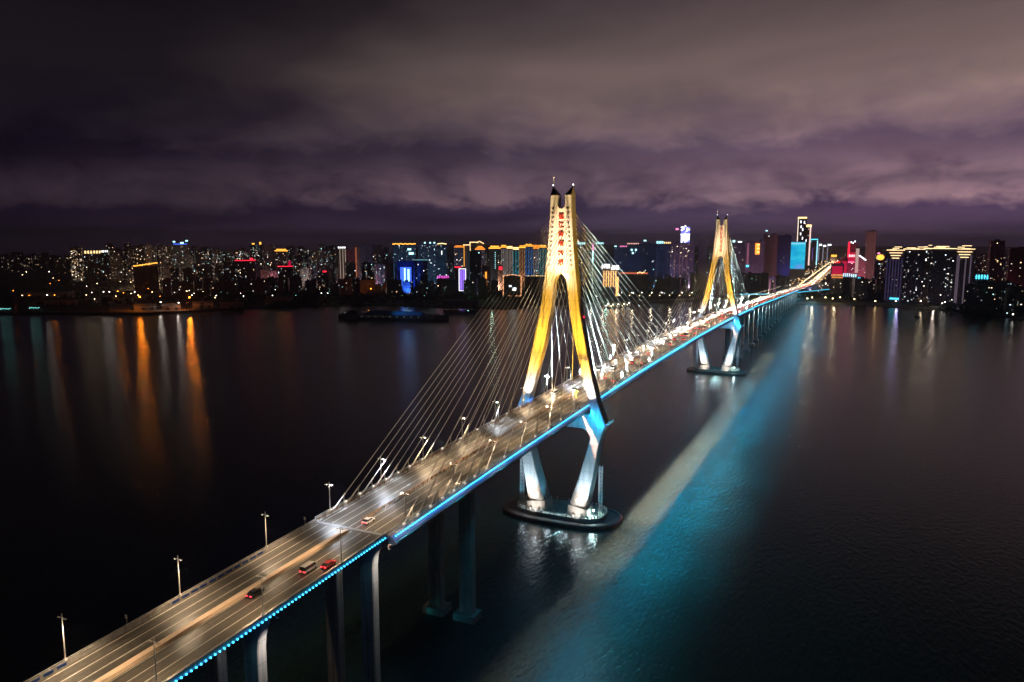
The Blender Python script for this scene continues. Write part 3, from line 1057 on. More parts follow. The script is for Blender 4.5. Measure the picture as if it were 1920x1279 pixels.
def islet(x, label):
    r = empty('pier_islet', (x + 3, 0, 0)); tag(r, label, 'pier islet', 'oval islets round the pylon feet')
    mb = MB()
    mb.loft([oval(16.0, 31.0, -1.5), oval(17.6, 32.6, .2), oval(17.9, 32.9, 1.2), oval(17.0, 32.0, 2.1), oval(15.2, 30.4, 2.3), oval(14.6, 29.8, 1.6)], caps=False)
    mb.build('fender_ring', M['rubber'], r, smooth=True)
    mb = MB(); mb.loft([oval(15.0, 30.2, .6), oval(15.0, 30.2, 1.7)], caps=True); mb.build('apron', M['rubber'], r)
    mb = MB(); mb.loft([oval(11.6, 24.5, 1.0, p=3.2), oval(11.6, 24.5, 3.6, p=3.2)], caps=True); mb.build('pile_cap', M['capdeck'], r)
    p0 = None
    ring = oval(11.2, 24.0, 3.6, 46, 3.2)
    for q in ring:
        if p0 is None:
            k = MB(); k.box((0, 0, .7), (.5, .5, 1.4)); k.box((0, 0, 1.45), (.62, .62, .12)); p0 = k.build('bollard', M['blocktop'], r, q)
        else:
            o = p0.copy(); COL.objects.link(o); o.location = q; o.parent = r
    mb = MB()
    for a, b in zip(ring, ring[1:] + ring[:1]):
        mb.tube((a[0], a[1], a[2] + 1.0), (b[0], b[1], b[2] + 1.0), .06, n=4, caps=False)
    mb.build('railing', M['rail'], r)
    # thin marking rim on the fender
    mb = MB(); mb.loft([oval(17.35, 32.35, 1.86), oval(17.1, 32.1, 2.06)], caps=False); mb.build('rim_stripe', mat('rim_paint', (.20, .11, .12), .6, noise=.3), r)
    # lattice stair towers
    for y, h, nm in ((-22.4, 27, 'r'), (21.8, 38, 'l')):
        mb = MB()
        for ax in (-.8, .8):
            for ay in (-.8, .8):
                mb.tube((ax, ay, 0), (ax, ay, h), .13, n=4)
        z = 0
        while z < h - 2:
            for (p, q) in (((-.8, -.8), (.8, -.8)), ((.8, -.8), (.8, .8)), ((.8, .8), (-.8, .8)), ((-.8, .8), (-.8, -.8))):
                mb.tube((p[0], p[1], z), (q[0], q[1], z + 2), .07, n=4, caps=False)
                mb.tube((p[0], p[1], z + 2), (q[0], q[1], z + 2), .07, n=4, caps=False)
            z += 2
        o = mb.build('lattice_tower', M['rail'], r, (-3, y, 3.6))
        spot((x - 8, y + (3 if y > 0 else -3), 5), (x, y, 20), 9000, (.2, .65, .95), 60, .9, .2, r).matrix_parent_inverse = Matrix.Translation((-(x + 3), 0, 0))
    # work lamp
    mb = MB(); mb.tube((0, 0, 0), (0, 0, 3.0), .1, n=5); lp = mb.build('work_lamp', M['dark'], r, (-5, -19.5, 3.6))
    mb = MB(); mb.ball((0, 0, 3.2), .45, 8, 5); mb.build('globe', emit('work_lamp_glow', (.75, 1, .95), 30), lp)
    q = spot((x - 2.6, -19.5, 7.2), (x - 2.6, -19.5, 0), 5000, (.6, 1, .95), 170, .5, .4, r)
    q.matrix_parent_inverse = Matrix.Translation((-(x + 3), 0, 0))
    for y in (-12, 0, 12):
        q = spot((x - 3.0, y, 6.8), (x - 10.5, y, 3.4), 1500, (.45, .9, 1.0), 120, .8, .1, r)
        q.matrix_parent_inverse = Matrix.Translation((-(x + 3), 0, 0))
    return r


islet(0, 'dark rubber-ringed islet round the foot of the near pylon')
islet(480, 'dark rubber-ringed islet round the foot of the far pylon')


# ------------------------------------------------------------------ traffic
def car_profile(kind):
    if kind == 'car':
        return dict(L=4.6, W=1.85, low=[(-2.3, .35), (-2.3, .85), (-1.2, .98), (1.9, 1.02), (2.3, .9), (2.3, .35)], cab=[(-1.35, .97), (-.5, 1.45), (1.2, 1.47), (1.95, 1.0)])
    if kind == 'van':
        return dict(L=5.2, W=2.0, low=[(-2.6, .4), (-2.6, .95), (-2.2, 1.05), (2.6, 1.05), (2.6, .4)], cab=[(-2.2, 1.04), (-1.5, 2.0), (2.4, 2.05), (2.58, 1.04)])
    return dict(L=11.0, W=2.5, low=[(-5.5, .5), (-5.5, 1.2), (5.5, 1.2), (5.5, .5)], cab=[(-5.48, 1.19), (-5.3, 3.1), (5.4, 3.15), (5.48, 1.19)])


CARCOL = [mat('car_paint_%s' % n, c, .3, metal=.2) for n, c in (('white', (.7, .7, .7)), ('silver', (.4, .41, .42)), ('black', (.02, .02, .022)), ('red', (.35, .02, .02)), ('blue', (.04, .08, .25)))]


def car_meshes(kind):
    P = car_profile(kind); w = P['W'] / 2
    parts = {}
    b = MB(); b.loft([[(x, -w, z) for x, z in P['low']], [(x, w, z) for x, z in P['low']]])
    c = P['cab']; wi = w * .86
    g = MB()
    lowr = [(c[0][0], c[0][1]), (c[-1][0], c[-1][1])]
    top = [(c[1][0], c[1][1]), (c[2][0], c[2][1])]
    A = [(lowr[0][0], -w * .96, lowr[0][1]), (lowr[1][0], -w * .96, lowr[1][1]), (lowr[1][0], w * .96, lowr[1][1]), (lowr[0][0], w * .96, lowr[0][1])]
    B = [(top[0][0], -wi, top[0][1]), (top[1][0], -wi, top[1][1]), (top[1][0], wi, top[1][1]), (top[0][0], wi, top[0][1])]
    for i in range(4):
        j = (i + 1) % 4
        g.face([A[i], A[j], B[j], B[i]])
    r = MB()
    r.loft([[(p[0], p[1], p[2]) for p in B], [(p[0] * .98, p[1] * .96, p[2] + .06) for p in B]])
    return P, b, g, r


def make_car(kind, paint):
    P, b, g, r = car_meshes(kind)
    t = empty(kind if kind != 'van' else 'van')
    b.build('body', paint, t); g.build('windows', M['glass'], t); r.build('roof', paint, t)
    w = P['W'] / 2; L = P['L'] / 2
    for x in (-L * .62, L * .6):
        for s in (-1, 1):
            q = MB(); q.tube((x, s * (w - .22), .34), (x, s * (w + .02), .34), .34, n=12); q.build('wheel', M['tyre'], t)
    for s in (-1, 1):
        q = MB(); q.box((-L - .02, s * (w - .3), .68), (.08, .38, .18)); q.build('headlight', M['head'], t)
        q = MB(); q.box((L + .02, s * (w - .28), .8), (.08, .42, .2)); q.build('taillight', M['tail'], t)
    return t


def make_car_far(kind, paint):
    P, b, g, r = car_meshes(kind)
    w = P['W'] / 2; L = P['L'] / 2
    q = MB()
    for src, mi in ((b, 0), (g, 1), (r, 0)):
        for f in src.f: q.face([src.v[i] for i in f], mi)
    for s in (-1, 1):
        q.box((-L - .02, s * (w - .3), .7), (.08, .42, .24), 2)
        q.box((L + .02, s * (w - .28), .82), (.08, .44, .26), 3)
        for x in (-L * .62, L * .6):
            q.tube((x, s * (w - .22), .34), (x, s * (w + .02), .34), .34, n=8, mi=4)
    return q.build(kind, [paint, M['glass'], M['head'], M['tail'], M['tyre']])


# car front is -x: heading the camera way (left lanes) no turn, going away (right lanes) turned by pi
def grade(x): return math.atan2(zr(x + 1) - zr(x - 1), 2)


def put(o, x, y, away):
    o.location = (x, y, zr(x) + .03)
    o.rotation_euler = (0, (grade(x) if away else -grade(x)), PI if away else 0)


NAMED = [('car', 0, -172, -2.2, True, 'white car with red tail lights crossing the expansion joint'),
         ('car', 2, -221, -2.8, True, 'black car with red tail lights beside the tan median barrier'),
         ('van', 1, -205, -6.4, True, 'silver van with red tail lights on the near approach, in the middle lane'),
         ('car', 3, -201, -9.9, True, 'red car with tail lights in the outer lane above the blue beads')]
for kind, ci, x, y, away, lab in NAMED:
    c = make_car(kind, CARCOL[ci]); put(c, x, y, away); tag(c, lab, kind)
mc = {}
for kind in ('car', 'van', 'bus'):
    for i, p in enumerate(CARCOL[:3] if kind != 'bus' else CARCOL[:1]):
        mc[(kind, i)] = make_car_far(kind, p)
used = set()
rc = random.Random(11)
LANE_L, LANE_R = (3.0, 6.3, 9.8), (-3.0, -6.3, -9.8)
taken = []
zones = [(-20, 60, 3, 1), (60, 230, 15, 6), (230, 480, 34, 16), (480, 660, 30, 18), (660, 1100, 60, 40), (1100, 1950, 60, 46)]
for za_, zb_, nl, nr in zones:
    for away, n in ((False, nl), (True, nr)):
        k = 0; tries = 0
        while k < n and tries < 900:
            tries += 1
            x = rc.uniform(za_, zb_); y = rc.choice(LANE_R if away else LANE_L)
            if any(abs(x - a) < 9 and abs(y - b) < 2 for a, b in taken): continue
            taken.append((x, y)); k += 1
            kind = rc.choices(('car', 'van', 'bus'), (8, 2, .6))[0]
            key = (kind, rc.randrange(3) if kind != 'bus' else 0)
            o = mc[key]
            if key in used:
                o = o.copy(); COL.objects.link(o)
            used.add(key)
            put(o, x, y, away)
            seg = ('before the near pylon' if x < 0 else 'on the near main span' if x < 240 else 'on the far main span' if x < 480 else 'just past the far pylon' if x < XJ1 else 'on the far approach')
            colr = ('white', 'silver', 'black')[key[1]]
            lab = '%s %s, %s %s' % (colr, kind, 'red tail lights leaving' if away else 'headlights approaching', seg)
            tag(o, lab, kind, '%s %ss %s %s' % (colr, kind, 'leaving' if away else 'approaching', seg))
            if not away and x < 900 and rc.random() < .55:
                spot((x - 2.6, y, zr(x) + .9), (x - 22, y, zr(x) - .4), 2200, (1.0, .86, .70), 80, .9, .2)
for key, o in mc.items():
    if key not in used: bpy.data.objects.remove(o)


# ------------------------------------------------------------------ the city
def bearing(px):
    """horizontal unit direction from the viewpoint for an image column of the survey photo (at the horizon)"""
    d = CF + CR * ((px - 960) / FPX) + CU * (190 / FPX)
    return Vector((d.x, d.y, 0)).normalized(), (d.x * CF.x + d.y * CF.y + d.z * CF.z) / math.hypot(d.x, d.y)


def spotxy(px, dist):
    b, _ = bearing(px)
    return Vector((CAM.x, CAM.y, 0)) + b * dist


def width(px0, px1, dist):
    _, k = bearing((px0 + px1) / 2)
    return (px1 - px0) / FPX * dist * k


def height(px, y, dist):
    """height above sea of image row y at that distance"""
    d = CF + CR * ((px - 960) / FPX) - CU * ((y - 639.5) / FPX)
    return CAM.z + d.z / math.hypot(d.x, d.y) * dist


GZ = 3.2
WCOL = [(1.0, .62, .32), (1.0, .76, .5), (1.0, .9, .78), (.7, .92, 1.0), (.45, .95, .9)]


def add_windows(mb, rnd, w, d, h, density, pal, bright, z0=3.0, cols=None, yaw_faces=('f', 'r', 'l'), cell=3.6):
    nz = int((h - z0 - 1) / 3.2)
    for face in yaw_faces:
        span = w if face == 'f' else d
        n = max(1, int(span / cell))
        for i in range(n):
            dens = density * (rnd.choice((.2, .6, 1.0, 1.9)))
            for k in range(nz):
                if rnd.random() > dens: continue
                c = rnd.choice(pal); b = bright * rnd.choice((.2, .35, .5, .8, 1.1, 3.2))
                col = (c[0] * b, c[1] * b, c[2] * b)
                u = -span / 2 + (i + .5) * span / n
                ww, hh = rnd.uniform(.8, 1.25), .85
                z = z0 + k * 3.2 + 1.6
                if face == 'f':
                    mb.face([(-d / 2 - .06, u + ww, z - hh), (-d / 2 - .06, u - ww, z - hh), (-d / 2 - .06, u - ww, z + hh), (-d / 2 - .06, u + ww, z + hh)], 0, col)
                elif face == 'r':
                    mb.face([(u - ww, -w / 2 - .06, z - hh), (u + ww, -w / 2 - .06, z - hh), (u + ww, -w / 2 - .06, z + hh), (u - ww, -w / 2 - .06, z + hh)], 0, col)
                else:
                    mb.face([(u + ww, w / 2 + .06, z - hh), (u - ww, w / 2 + .06, z - hh), (u - ww, w / 2 + .06, z + hh), (u + ww, w / 2 + .06, z + hh)], 0, col)


def building(px0, px1, ytop, dist, wall, name='apartment_tower', lit=.12, pal=None, bright=1.6, seed=0, turn=None, depth=None, label=None, cat='building', group=None, roof='hut', ribs=True):
    """a block standing on the ground, its front turned to the bay; local x = depth (front at -x), y = width"""
    rnd = random.Random(seed or int(px0 * 31 + px1 * 17 + dist))
    pc = (px0 + px1) / 2
    p = spotxy(pc, dist); b, _ = bearing(pc)
    w = max(width(px0, px1, dist), 6)
    h = max(height(pc, ytop, dist) - GZ, 6)
    d = depth or max(10, min(w * .8, 24))
    yaw = math.atan2(b.y, b.x) + (rnd.uniform(-.3, .3) if turn is None else turn)
    w2 = w / max(.9, abs(math.cos(yaw - math.atan2(b.y, b.x))) + .15 * abs(math.sin(yaw - math.atan2(b.y, b.x))))
    mb = MB()
    mb.box((0, 0, h / 2 - 1), (d, w2, h + 2))
    if ribs and h > 30:
        n = max(2, int(w2 / 8))
        for i in range(n + 1):
            mb.box((-d / 2 - .35, -w2 / 2 + .6 + (w2 - 1.2) * i / n, h / 2), (.7, 1.0, h - 1))
    mb.box((-d / 2 + .2, 0, h + .5), (.4, w2, 1.0)); mb.box((0, -w2 / 2 + .2, h + .5), (d, .4, 1.0)); mb.box((0, w2 / 2 - .2, h + .5), (d, .4, 1.0))
    o = mb.build(name, wall, None, (p.x, p.y, GZ), yaw, weld=False)
    if roof == 'hut':
        q = MB()
        for i in range(rnd.randint(1, 3)):
            rw = rnd.uniform(.14, .3) * w2
            q.box((rnd.uniform(-.15, .15) * d, rnd.uniform(-.3, .3) * w2, h + 2), (d * .4, rw, rnd.uniform(3, 5)))
        q.build('roof_hut', wall, o, weld=False)
    if lit > 0:
        q = MB(); add_windows(q, rnd, w2, d, h, lit, pal or WCOL, bright)
        if q.f: q.build('lit_windows', M['win'], o, kind='stuff')
    if label: tag(o, label, cat, group)
    o['w'] = w2; o['d'] = d; o['h'] = h
    return o


def bars(o, name, material, items):
    """glowing tubes / sign strips on a building: (x,y,z,dx,dy,dz) in its own axes"""
    q = MB()
    for it in items: q.box(it[:3], it[3:])
    r = q.build(name, material, o, weld=False)
    return r


def roofline(o, material, th=1.6, both=True, z=1.2):
    w_, d_, h_ = o['w'], o['d'], o['h']
    it = [(-d_ / 2 - .5, 0, h_ + z, .8, w_ + 1, th)]
    if both: it += [(0, -w_ / 2 - .5, h_ + z, d_ + 1, .8, th), (0, w_ / 2 + .5, h_ + z, d_ + 1, .8, th)]
    return bars(o, 'roof_light', material, it)


def crown(o, material, th=1.8, tiers=2, rnd=None):
    """stepped glowing crown of eaves on top"""
    w_, d_, h_ = o['w'], o['d'], o['h']
    q = MB()
    z = h_ + 1.3
    for k in range(tiers):
        s = 1 - .28 * k
        q.box((-d_ / 2 * s - .4, 0, z), (.8, w_ * s + 1, th))
        q.box((0, -w_ / 2 * s - .4, z), (d_ * s + 1, .8, th)); q.box((0, w_ / 2 * s + .4, z), (d_ * s + 1, .8, th))
        z += th + 1.6
    r = q.build('roof_light', material, o, weld=False)
    q = MB()
    z = h_ + 1
    for k in range(tiers):
        s = 1 - .28 * k
        q.box((0, 0, z + 1), (d_ * s * .96, w_ * s * .96, th + 1.6)); z += th + 1.6
    q.build('crown_block', W_TAN, o, weld=False)
    return r


def edge_lights(o, material, ys, z0=.05, z1=1.0, th=1.3):
    h_ = o['h']; d_ = o['d']
    return bars(o, 'edge_light', material, [(-d_ / 2 - 1.0, y, h_ * (z0 + z1) / 2, .6, th, h_ * (z1 - z0)) for y in ys])


def rowblocks(o, name, material, z, y0, y1, hh, n, rnd, x=None, gap=.3):
    """a line of unreadable lit sign characters"""
    x = -o['d'] / 2 - 1.0 if x is None else x
    st = (y1 - y0) / n
    it = []
    for i in range(n):
        yc = y0 + (i + .5) * st
        it.append((x, yc, z, .5, abs(st) * (1 - gap), hh * .22))
        it.append((x, yc, z + hh * .38, .5, abs(st) * (1 - gap) * rnd.uniform(.5, 1), hh * .2))
        it.append((x, yc + st * rnd.uniform(-.2, .2), z, .5, abs(st) * .22, hh))
        it.append((x, yc, z - hh * .38, .5, abs(st) * (1 - gap) * rnd.uniform(.4, 1), hh * .2))
    return bars(o, name, material, it)


rb = random.Random(5)
WARMP = [(1.0, .60, .30), (1.0, .74, .48), (1, .86, .7)]
COLDP = [(.7, .92, 1.0), (.45, .95, .9), (.9, .95, 1)]
T = 'dark apartment tower'

# ---- single landmark buildings, left to right
o = building(132, 151, 463, 2900, W_BROWN, lit=.22, pal=WARMP, label='brown lit-window tower beside the gold roof letters at far left', seed=1)
o = building(155, 190, 476, 2950, W_DUSK, lit=.05, label='dark block carrying gold roof letters left of the brown residential rows', seed=2)
rowblocks(o, 'roof_sign', M['goldw'], o['h'] + 6, o['w'] * .5, -o['w'] * .5, 9, 7, rb)
o = building(188, 203, 474, 2940, W_DUSK, lit=.1, label='small dark block with white roof lamps right of the gold letters', seed=3)
rowblocks(o, 'roof_sign', M['whiteneon'], o['h'] + 5, o['w'] * .4, -o['w'] * .4, 6, 4, rb)
o = building(250, 292, 499, 2300, W_TAN, name='low_hall', lit=0, label='low hall with sloping yellow lit roofline below the brown towers', seed=4, depth=20)
bars(o, 'roof_light', M['gold'], [(-11, -o['w'] * .5 + o['w'] * (i + .5) / 8, o['h'] + 1 + (7 - i) * 1.1, 1, o['w'] / 8 + .4, 2.6) for i in range(8)])
o = building(322, 352, 459, 2750, W_SLATE, lit=.16, label='tower with three cyan-blue lamps on its roof left of the dense rows', seed=5)
bars(o, 'roof_lamp', M['cyanw'], [(-9, o['w'] * .35, o['h'] + 10, 3, 7, 4), (-9, -o['w'] * .1, o['h'] + 6, 3, 10, 5), (-9, -o['w'] * .38, o['h'] + 13, 3, 7, 4)])
bars(o, 'roof_lamp', M['blueneon'], [(-8.5, 0, o['h'] + 2.2, 2, o['w'] * .8, 3)])
o = building(492, 513, 460, 2600, W_DUSK, lit=.04, label='plain dark purple slab tower between gold roof caps', seed=6)
o = building(470, 491, 459, 2700, W_BROWN, lit=.2, label='brown tower with two small gold roof caps', seed=7)
bars(o, 'roof_light', M['gold'], [(-9, o['w'] * .25, o['h'] + 3, 2, 8, 5), (-9, -o['w'] * .35, o['h'] + 5, 2, 6, 8)])
o = building(516, 537, 471, 2500, W_DUSK, lit=.1, label='dark tower under a bright gold two-step roof right of the purple slab', seed=8)
crown(o, M['gold'], 2.6, 2)
o = building(440, 476, 489, 2300, W_DUSK, name='low_block', lit=.1, label='low block with a red neon roof strip and bright red lamp', seed=9)
roofline(o, M['red'], 2.2, False); bars(o, 'roof_lamp', M['red'], [(-9, -o['w'] * .32, o['h'] + 4, 2, 8, 8)])
o = building(519, 546, 500, 2250, W_DUSK, name='low_block', lit=.1, label='low block with a red neon strip and a red upright sign', seed=10)
roofline(o, M['red'], 2.0, False); bars(o, 'roof_sign', M['redsoft'], [(-9, -o['w'] * .3, o['h'] + 9, 2, 7, 15)])
o = building(596, 614, 511, 2150, W_MAUVE, name='low_block', lit=.06, label='low mauve block with a red lamp sign left of the striped tower', seed=11)
bars(o, 'roof_sign', M['red'], [(-9, -o['w'] * .1, o['h'] + 2.5, 2, 10, 5)])
o = building(633, 648, 466, 2300, W_TAN, lit=.0, label='pale tower with bright vertical light strips beside the dark red slab', seed=12, turn=0)
edge_lights(o, emit('pale_strip', (1, .8, .6), .35), (o['w'] * .25, -o['w'] * .1, -o['w'] * .4), th=2.0)
rowblocks(o, 'roof_sign', M['whiteneon'], o['h'] + 3, o['w'] * .5, -o['w'] * .5, 5, 4, rb)
o = building(646, 664, 468, 2350, facade('facade_maroon', (.16, .05, .06)), lit=0, label='dark red slab tower edged by an orange light strip', seed=13, turn=0)
o = building(664, 673, 464, 2380, W_BROWN, lit=0, label='narrow brown tower with an orange vertical strip', seed=14, turn=0)
edge_lights(o, emit('rust_strip', (1, .28, .1), .28), (o['w'] * .2,), th=4.5)
o = building(673, 701, 459, 2450, W_DUSK, lit=.01, label='unlit purple-grey tower right of the orange strip', seed=15)
o = building(700, 716, 461, 2700, W_SLATE, lit=.05, label='slate tower with a red lamp halfway up its front', seed=16)
bars(o, 'sign', M['red'], [(-10, 0, o['h'] * .72, 1, 5, 4)])
o = building(736, 779, 459, 2350, W_SLATE, lit=.06, pal=COLDP, label='slate slab with one long gold roofline and a teal sign', seed=17, turn=0)
bars(o, 'roof_light', M['gold'], [(-12, o['w'] * (.45 - .1 * i), o['h'] + 2 + (i % 2) * 1.2, 1, o['w'] * .1, 3) for i in range(10)])
bars(o, 'sign', M['cyanw'], [(-13.2, -o['w'] * .22, o['h'] * .89, 1, 11, 5), (-13.2, -o['w'] * .3, o['h'] * .79, 1, 14, 7)])
o = building(784, 820, 457, 2400, W_SLATE, lit=.08, pal=COLDP, label='slate slab with separate blue-white roof lamps', seed=18, turn=0)
bars(o, 'roof_lamp', M['cyanw'], [(-12, o['w'] * y, o['h'] + 3, 2, 5, 4) for y in (.15, -.12, -.34)])
o = building(819, 837, 459, 2420, W_SLATE, lit=.05, pal=COLDP, label='tower with a white arched crown at the end of the slate slabs', seed=19, turn=0)
bars(o, 'roof_light', M['goldw'], [(-11, o['w'] * (.4 - .2 * i), o['h'] + 2 + 2.2 * math.sin(PI * (i + .5) / 5), 1, o['w'] * .2, 2.6) for i in range(5)])
bars(o, 'sign', M['whiteneon'], [(-13, 0, o['h'] * .8, 1, 2, 12)])
o = building(744, 777, 490, 1950, facade('facade_blue', (.03, .06, .20)), lit=.015, pal=COLDP, label='blue tower with two upright white neon signs', seed=20, turn=0, name='office_tower')
hb, wb = o['h'], o['w']
bars(o, 'neon_sign', M['cyanw'], [(-14.2, wb * .08, hb * .55, .8, 3.2, hb * .5)])
for i in range(9):
    bars(o, 'neon_sign', M['cyanw'], [(-14.2, -wb * .13, hb * (.33 + .052 * i), .8, 4.8, hb * .042)])
bars(o, 'blue_wash', M['blueneon'], [(-13.3, wb * .02, hb * .55, .4, wb * .62, hb * .56)])
bpy.data.objects.remove(o.children[-1])
spot(Vector(o.location) + Vector((-40, -30, 2)), Vector(o.location) + Vector((0, 0, hb * .6)), 500000, (.02, .12, 1), 70, .9, 1.0)
o = building(776, 801, 488, 1960, W_SLATE, lit=.02, pal=COLDP, label='dark teal office block joined right of the blue neon tower', seed=21, turn=0, name='office_tower')
roofline(o, emit('dim_teal', (.4, 1, .9), .7), 1.0, False)
o = building(797, 815, 477, 2500, W_SLATE, lit=.12, pal=COLDP, label='slate tower carrying two big blue-white signs', seed=22, turn=0)
bars(o, 'sign', M['cyanw'], [(-10, -o['w'] * .15, o['h'] + 3, 2, 14, 6), (-10, o['w'] * .25, o['h'] - 9, 2, 9, 6)])
o = building(852, 869, 464, 2300, W_DUSK, lit=.1, pal=WARMP, label='dark tower with a flat gold eave left of the gold-outlined pair', seed=23, turn=.1)
crown(o, M['amber'], 1.6, 2)
o = building(869, 881, 460, 2320, W_TAN, lit=0, label='slim tan tower outlined in gold on its left edge', seed=24, turn=0)
roofline(o, M['goldw'], 2.0); edge_lights(o, M['gold'], (o['w'] * .45,), .45, 1.0, 2.2)
o = building(881, 894, 455, 2360, W_TAN, lit=0, label='tallest tan tower outlined in pale gold among the gold crowns', seed=25, turn=0)
roofline(o, M['goldw'], 2.0); edge_lights(o, M['goldw'], (o['w'] * .48,), .62, 1.0, 2.0)
o = building(893, 907, 455, 2380, W_TAN, lit=0, label='tan tower under a pale gold gable right of the tallest gold one', seed=26, turn=0)
bars(o, 'roof_light', M['goldw'], [(-11, o['w'] * (.42 - .17 * i), o['h'] + 4 - 2.0 * abs(i - 2), 1, o['w'] * .18, 2.0) for i in range(6)])
o = building(891, 909, 468, 2250, W_MAUVE, lit=.06, label='mauve tower with an orange pagoda crown', seed=27, turn=0)
crown(o, M['amber'], 2.2, 3)
o = building(880, 901, 471, 2050, facade('facade_teal', (.03, .08, .11)), lit=.02, pal=COLDP, label='dark teal round-shouldered tower in front of the gold crowns', seed=28, turn=.1)
o = building(917, 938, 466, 2250, facade('facade_darkteal', (.04, .07, .08)), lit=.03, label='dark teal tower with a thick orange crown and a white light string', seed=29, turn=0)
crown(o, M['gold'], 3.2, 2)
bars(o, 'light_string', M['cyanw'], [(-12.5, -o['w'] * .05, o['h'] * (.9 - .05 * i), .6, 1.1, 2.6) for i in range(9)])
for i, (a, b, yt, mt_, wl) in enumerate(((939, 950, 464, 'gold', W_GREY), (950, 962, 466, 'goldw', W_GREY), (960, 974, 468, 'goldw', W_SLATE), (973, 985, 465, 'gold', W_TAN), (984, 999, 462, 'gold', W_SLATE), (999, 1011, 466, 'amber', W_GREY), (1011, 1025, 464, 'gold', W_SLATE))):
    lab = ['grey washed tower with a gold crown, first of the row left of the near pylon', 'grey washed tower with a pale gold crown, second of that row',
           'teal washed tower with a pale crown, third of the row by the near pylon', 'tan washed tower with gold crown in the middle of the row by the near pylon',
           'blue washed tower under a gold crown behind the near stay cables', 'grey tower with amber crown behind the near stay cables', 'teal washed tower touching the near pylon outline'][i]
    o = building(a, b, yt, 2150 + 20 * (i % 3), wl, lit=.02, label=lab, seed=40 + i, turn=0)
    crown(o, M[mt_], 2.4, 2)
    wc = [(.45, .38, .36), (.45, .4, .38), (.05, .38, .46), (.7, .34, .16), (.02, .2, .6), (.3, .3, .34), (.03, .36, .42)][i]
    edge_lights(o, emit('wash_strip', wc, .42), (o['w'] * .34, -o['w'] * .02, -o['w'] * .38), .02, .97, o['w'] * .13)  # dim glowing strips put the wash of light into the facade
    spot(Vector(o.location) + Vector((-30, -14, 1)), Vector(o.location) + Vector((0, 0, o['h'] * .6)), 260000, wc, 60, .9, 1.0)
o = building(980, 1018, 461, 2600, W_DUSK, lit=0, label='dark slab behind the crowned row, only its amber ridge visible', seed=48, turn=0)
roofline(o, M['amber'], 3.0, False)
# small hall with outlined roof
o = building(943, 978, 517, 1900, W_TAN, name='lit_hall', lit=0, label='small hall outlined in orange tubes with a white glowing front', seed=50, turn=0, depth=16, roof='')
wb, hb = o['w'], o['h']
bars(o, 'roof_light', emit('orange_outline', (1, .45, .2), 2.0), [(-9, wb * (.44 - .125 * i), hb + 3.5 - 1.0 * abs(i - 3.5), .8, wb * .13, 1.2) for i in range(8)] + [(-9, wb * .48, hb * .5, .8, 1.4, hb), (-9, -wb * .48, hb * .5, .8, 1.4, hb), (-9, wb * .0, 1.0, .8, wb, 1.2)])
bars(o, 'window', M['whiteneon'], [(-8.6, wb * .1, hb * .5, .6, 6, 4), (-8.6, -wb * .12, hb * .35, .6, 9, 7)])
o = building(984, 1022, 518, 1950, W_TAN, name='low_block', lit=0, label='low block with an orange bulb string along its eave beside the hall', seed=51, turn=0)
bars(o, 'roof_light', M['goldw'], [(-10, o['w'] * (.46 - .077 * i), o['h'] + 1 + rb.uniform(-.8, 1.2), 1, 2.6, 1.8) for i in range(13)])
o = building(860, 873, 503, 1980, W_MAUVE, name='hotel_block', lit=0, label='small block faced with a violet panel in a white outline', seed=52, turn=0)
wb, hb = o['w'], o['h']
bars(o, 'facade_panel', M['violet'], [(-7.6, 0, hb * .55, .6, wb * .82, hb * .78)])
bars(o, 'edge_light', M['whiteneon'], [(-8, wb * .48, hb * .55, .6, 1.0, hb * .85), (-8, -wb * .48, hb * .55, .6, 1.0, hb * .85), (-8, 0, hb * .98, .6, wb, 1.0), (-8, 0, hb * .13, .6, wb, .8)])
o = building(852, 864, 502, 2080, W_MAUVE, name='low_block', lit=.05, label='block under a pink-red neon roof bar left of the violet panel', seed=53, turn=0)
bars(o, 'roof_light', M['red'], [(-9, 0, o['h'] + 2, 1, o['w'], 3)])
o = building(819, 841, 521, 1950, W_MAUVE, name='low_block', lit=.05, label='low block with a magenta sign line', seed=54, turn=0)
rowblocks(o, 'roof_sign', emit('magenta', (1, .12, .8), 1.6), o['h'] + 3, o['w'] * .5, -o['w'] * .5, 6, 7, rb)
o = building(903, 919, 499, 2080, W_BROWN, lit=.03, label='brown block with an upright orange sign', seed=55, turn=0)
bars(o, 'neon_sign', M['amber'], [(-10.2, 0, o['h'] * .5, 1, 4.5, o['h'] * .55)])
o = building(933, 944, 500, 2100, W_BROWN, name='low_block', lit=.02, label='block with a small red square sign left of the grey washed row', seed=56, turn=0)
bars(o, 'sign', M['red'], [(-9, 0, o['h'] - 4, 1, 9, 9)])
# right of the near pylon
o = building(1080, 1098, 458, 2600, W_SLATE, lit=.04, label='slate tower with a white-cyan roof sign right behind the near pylon', seed=60, turn=0)
rowblocks(o, 'roof_sign', M['cyanw'], o['h'] + 3, o['w'] * .5, -o['w'] * .5, 7, 5, rb)
o = building(1118, 1132, 458, 2620, W_SLATE, lit=.04, label='slate tower with cyan roof sign right of the red mast', seed=61, turn=0)
rowblocks(o, 'roof_sign', M['cyanw'], o['h'] + 3, o['w'] * .5, -o['w'] * .5, 6, 5, rb)
p = spotxy(1112, 2200)
t = empty('lit_mast', (p.x, p.y, GZ)); tag(t, 'slim upright mast lit red above and white-teal below', 'mast')
zt = height(1112, 457, 2200); zm = height(1112, 470, 2200); zb_ = height(1112, 492, 2200)
mb = MB(); mb.tube((0, 0, -GZ), (0, 0, zb_ - GZ), 1.6, 1.4, 6); mb.build('base_pole', M['rail'], t)
mb = MB(); mb.tube((0, 0, zb_ - GZ), (0, 0, zm - GZ), 1.4, n=6); mb.build('white_segment', M['cyanw'], t)
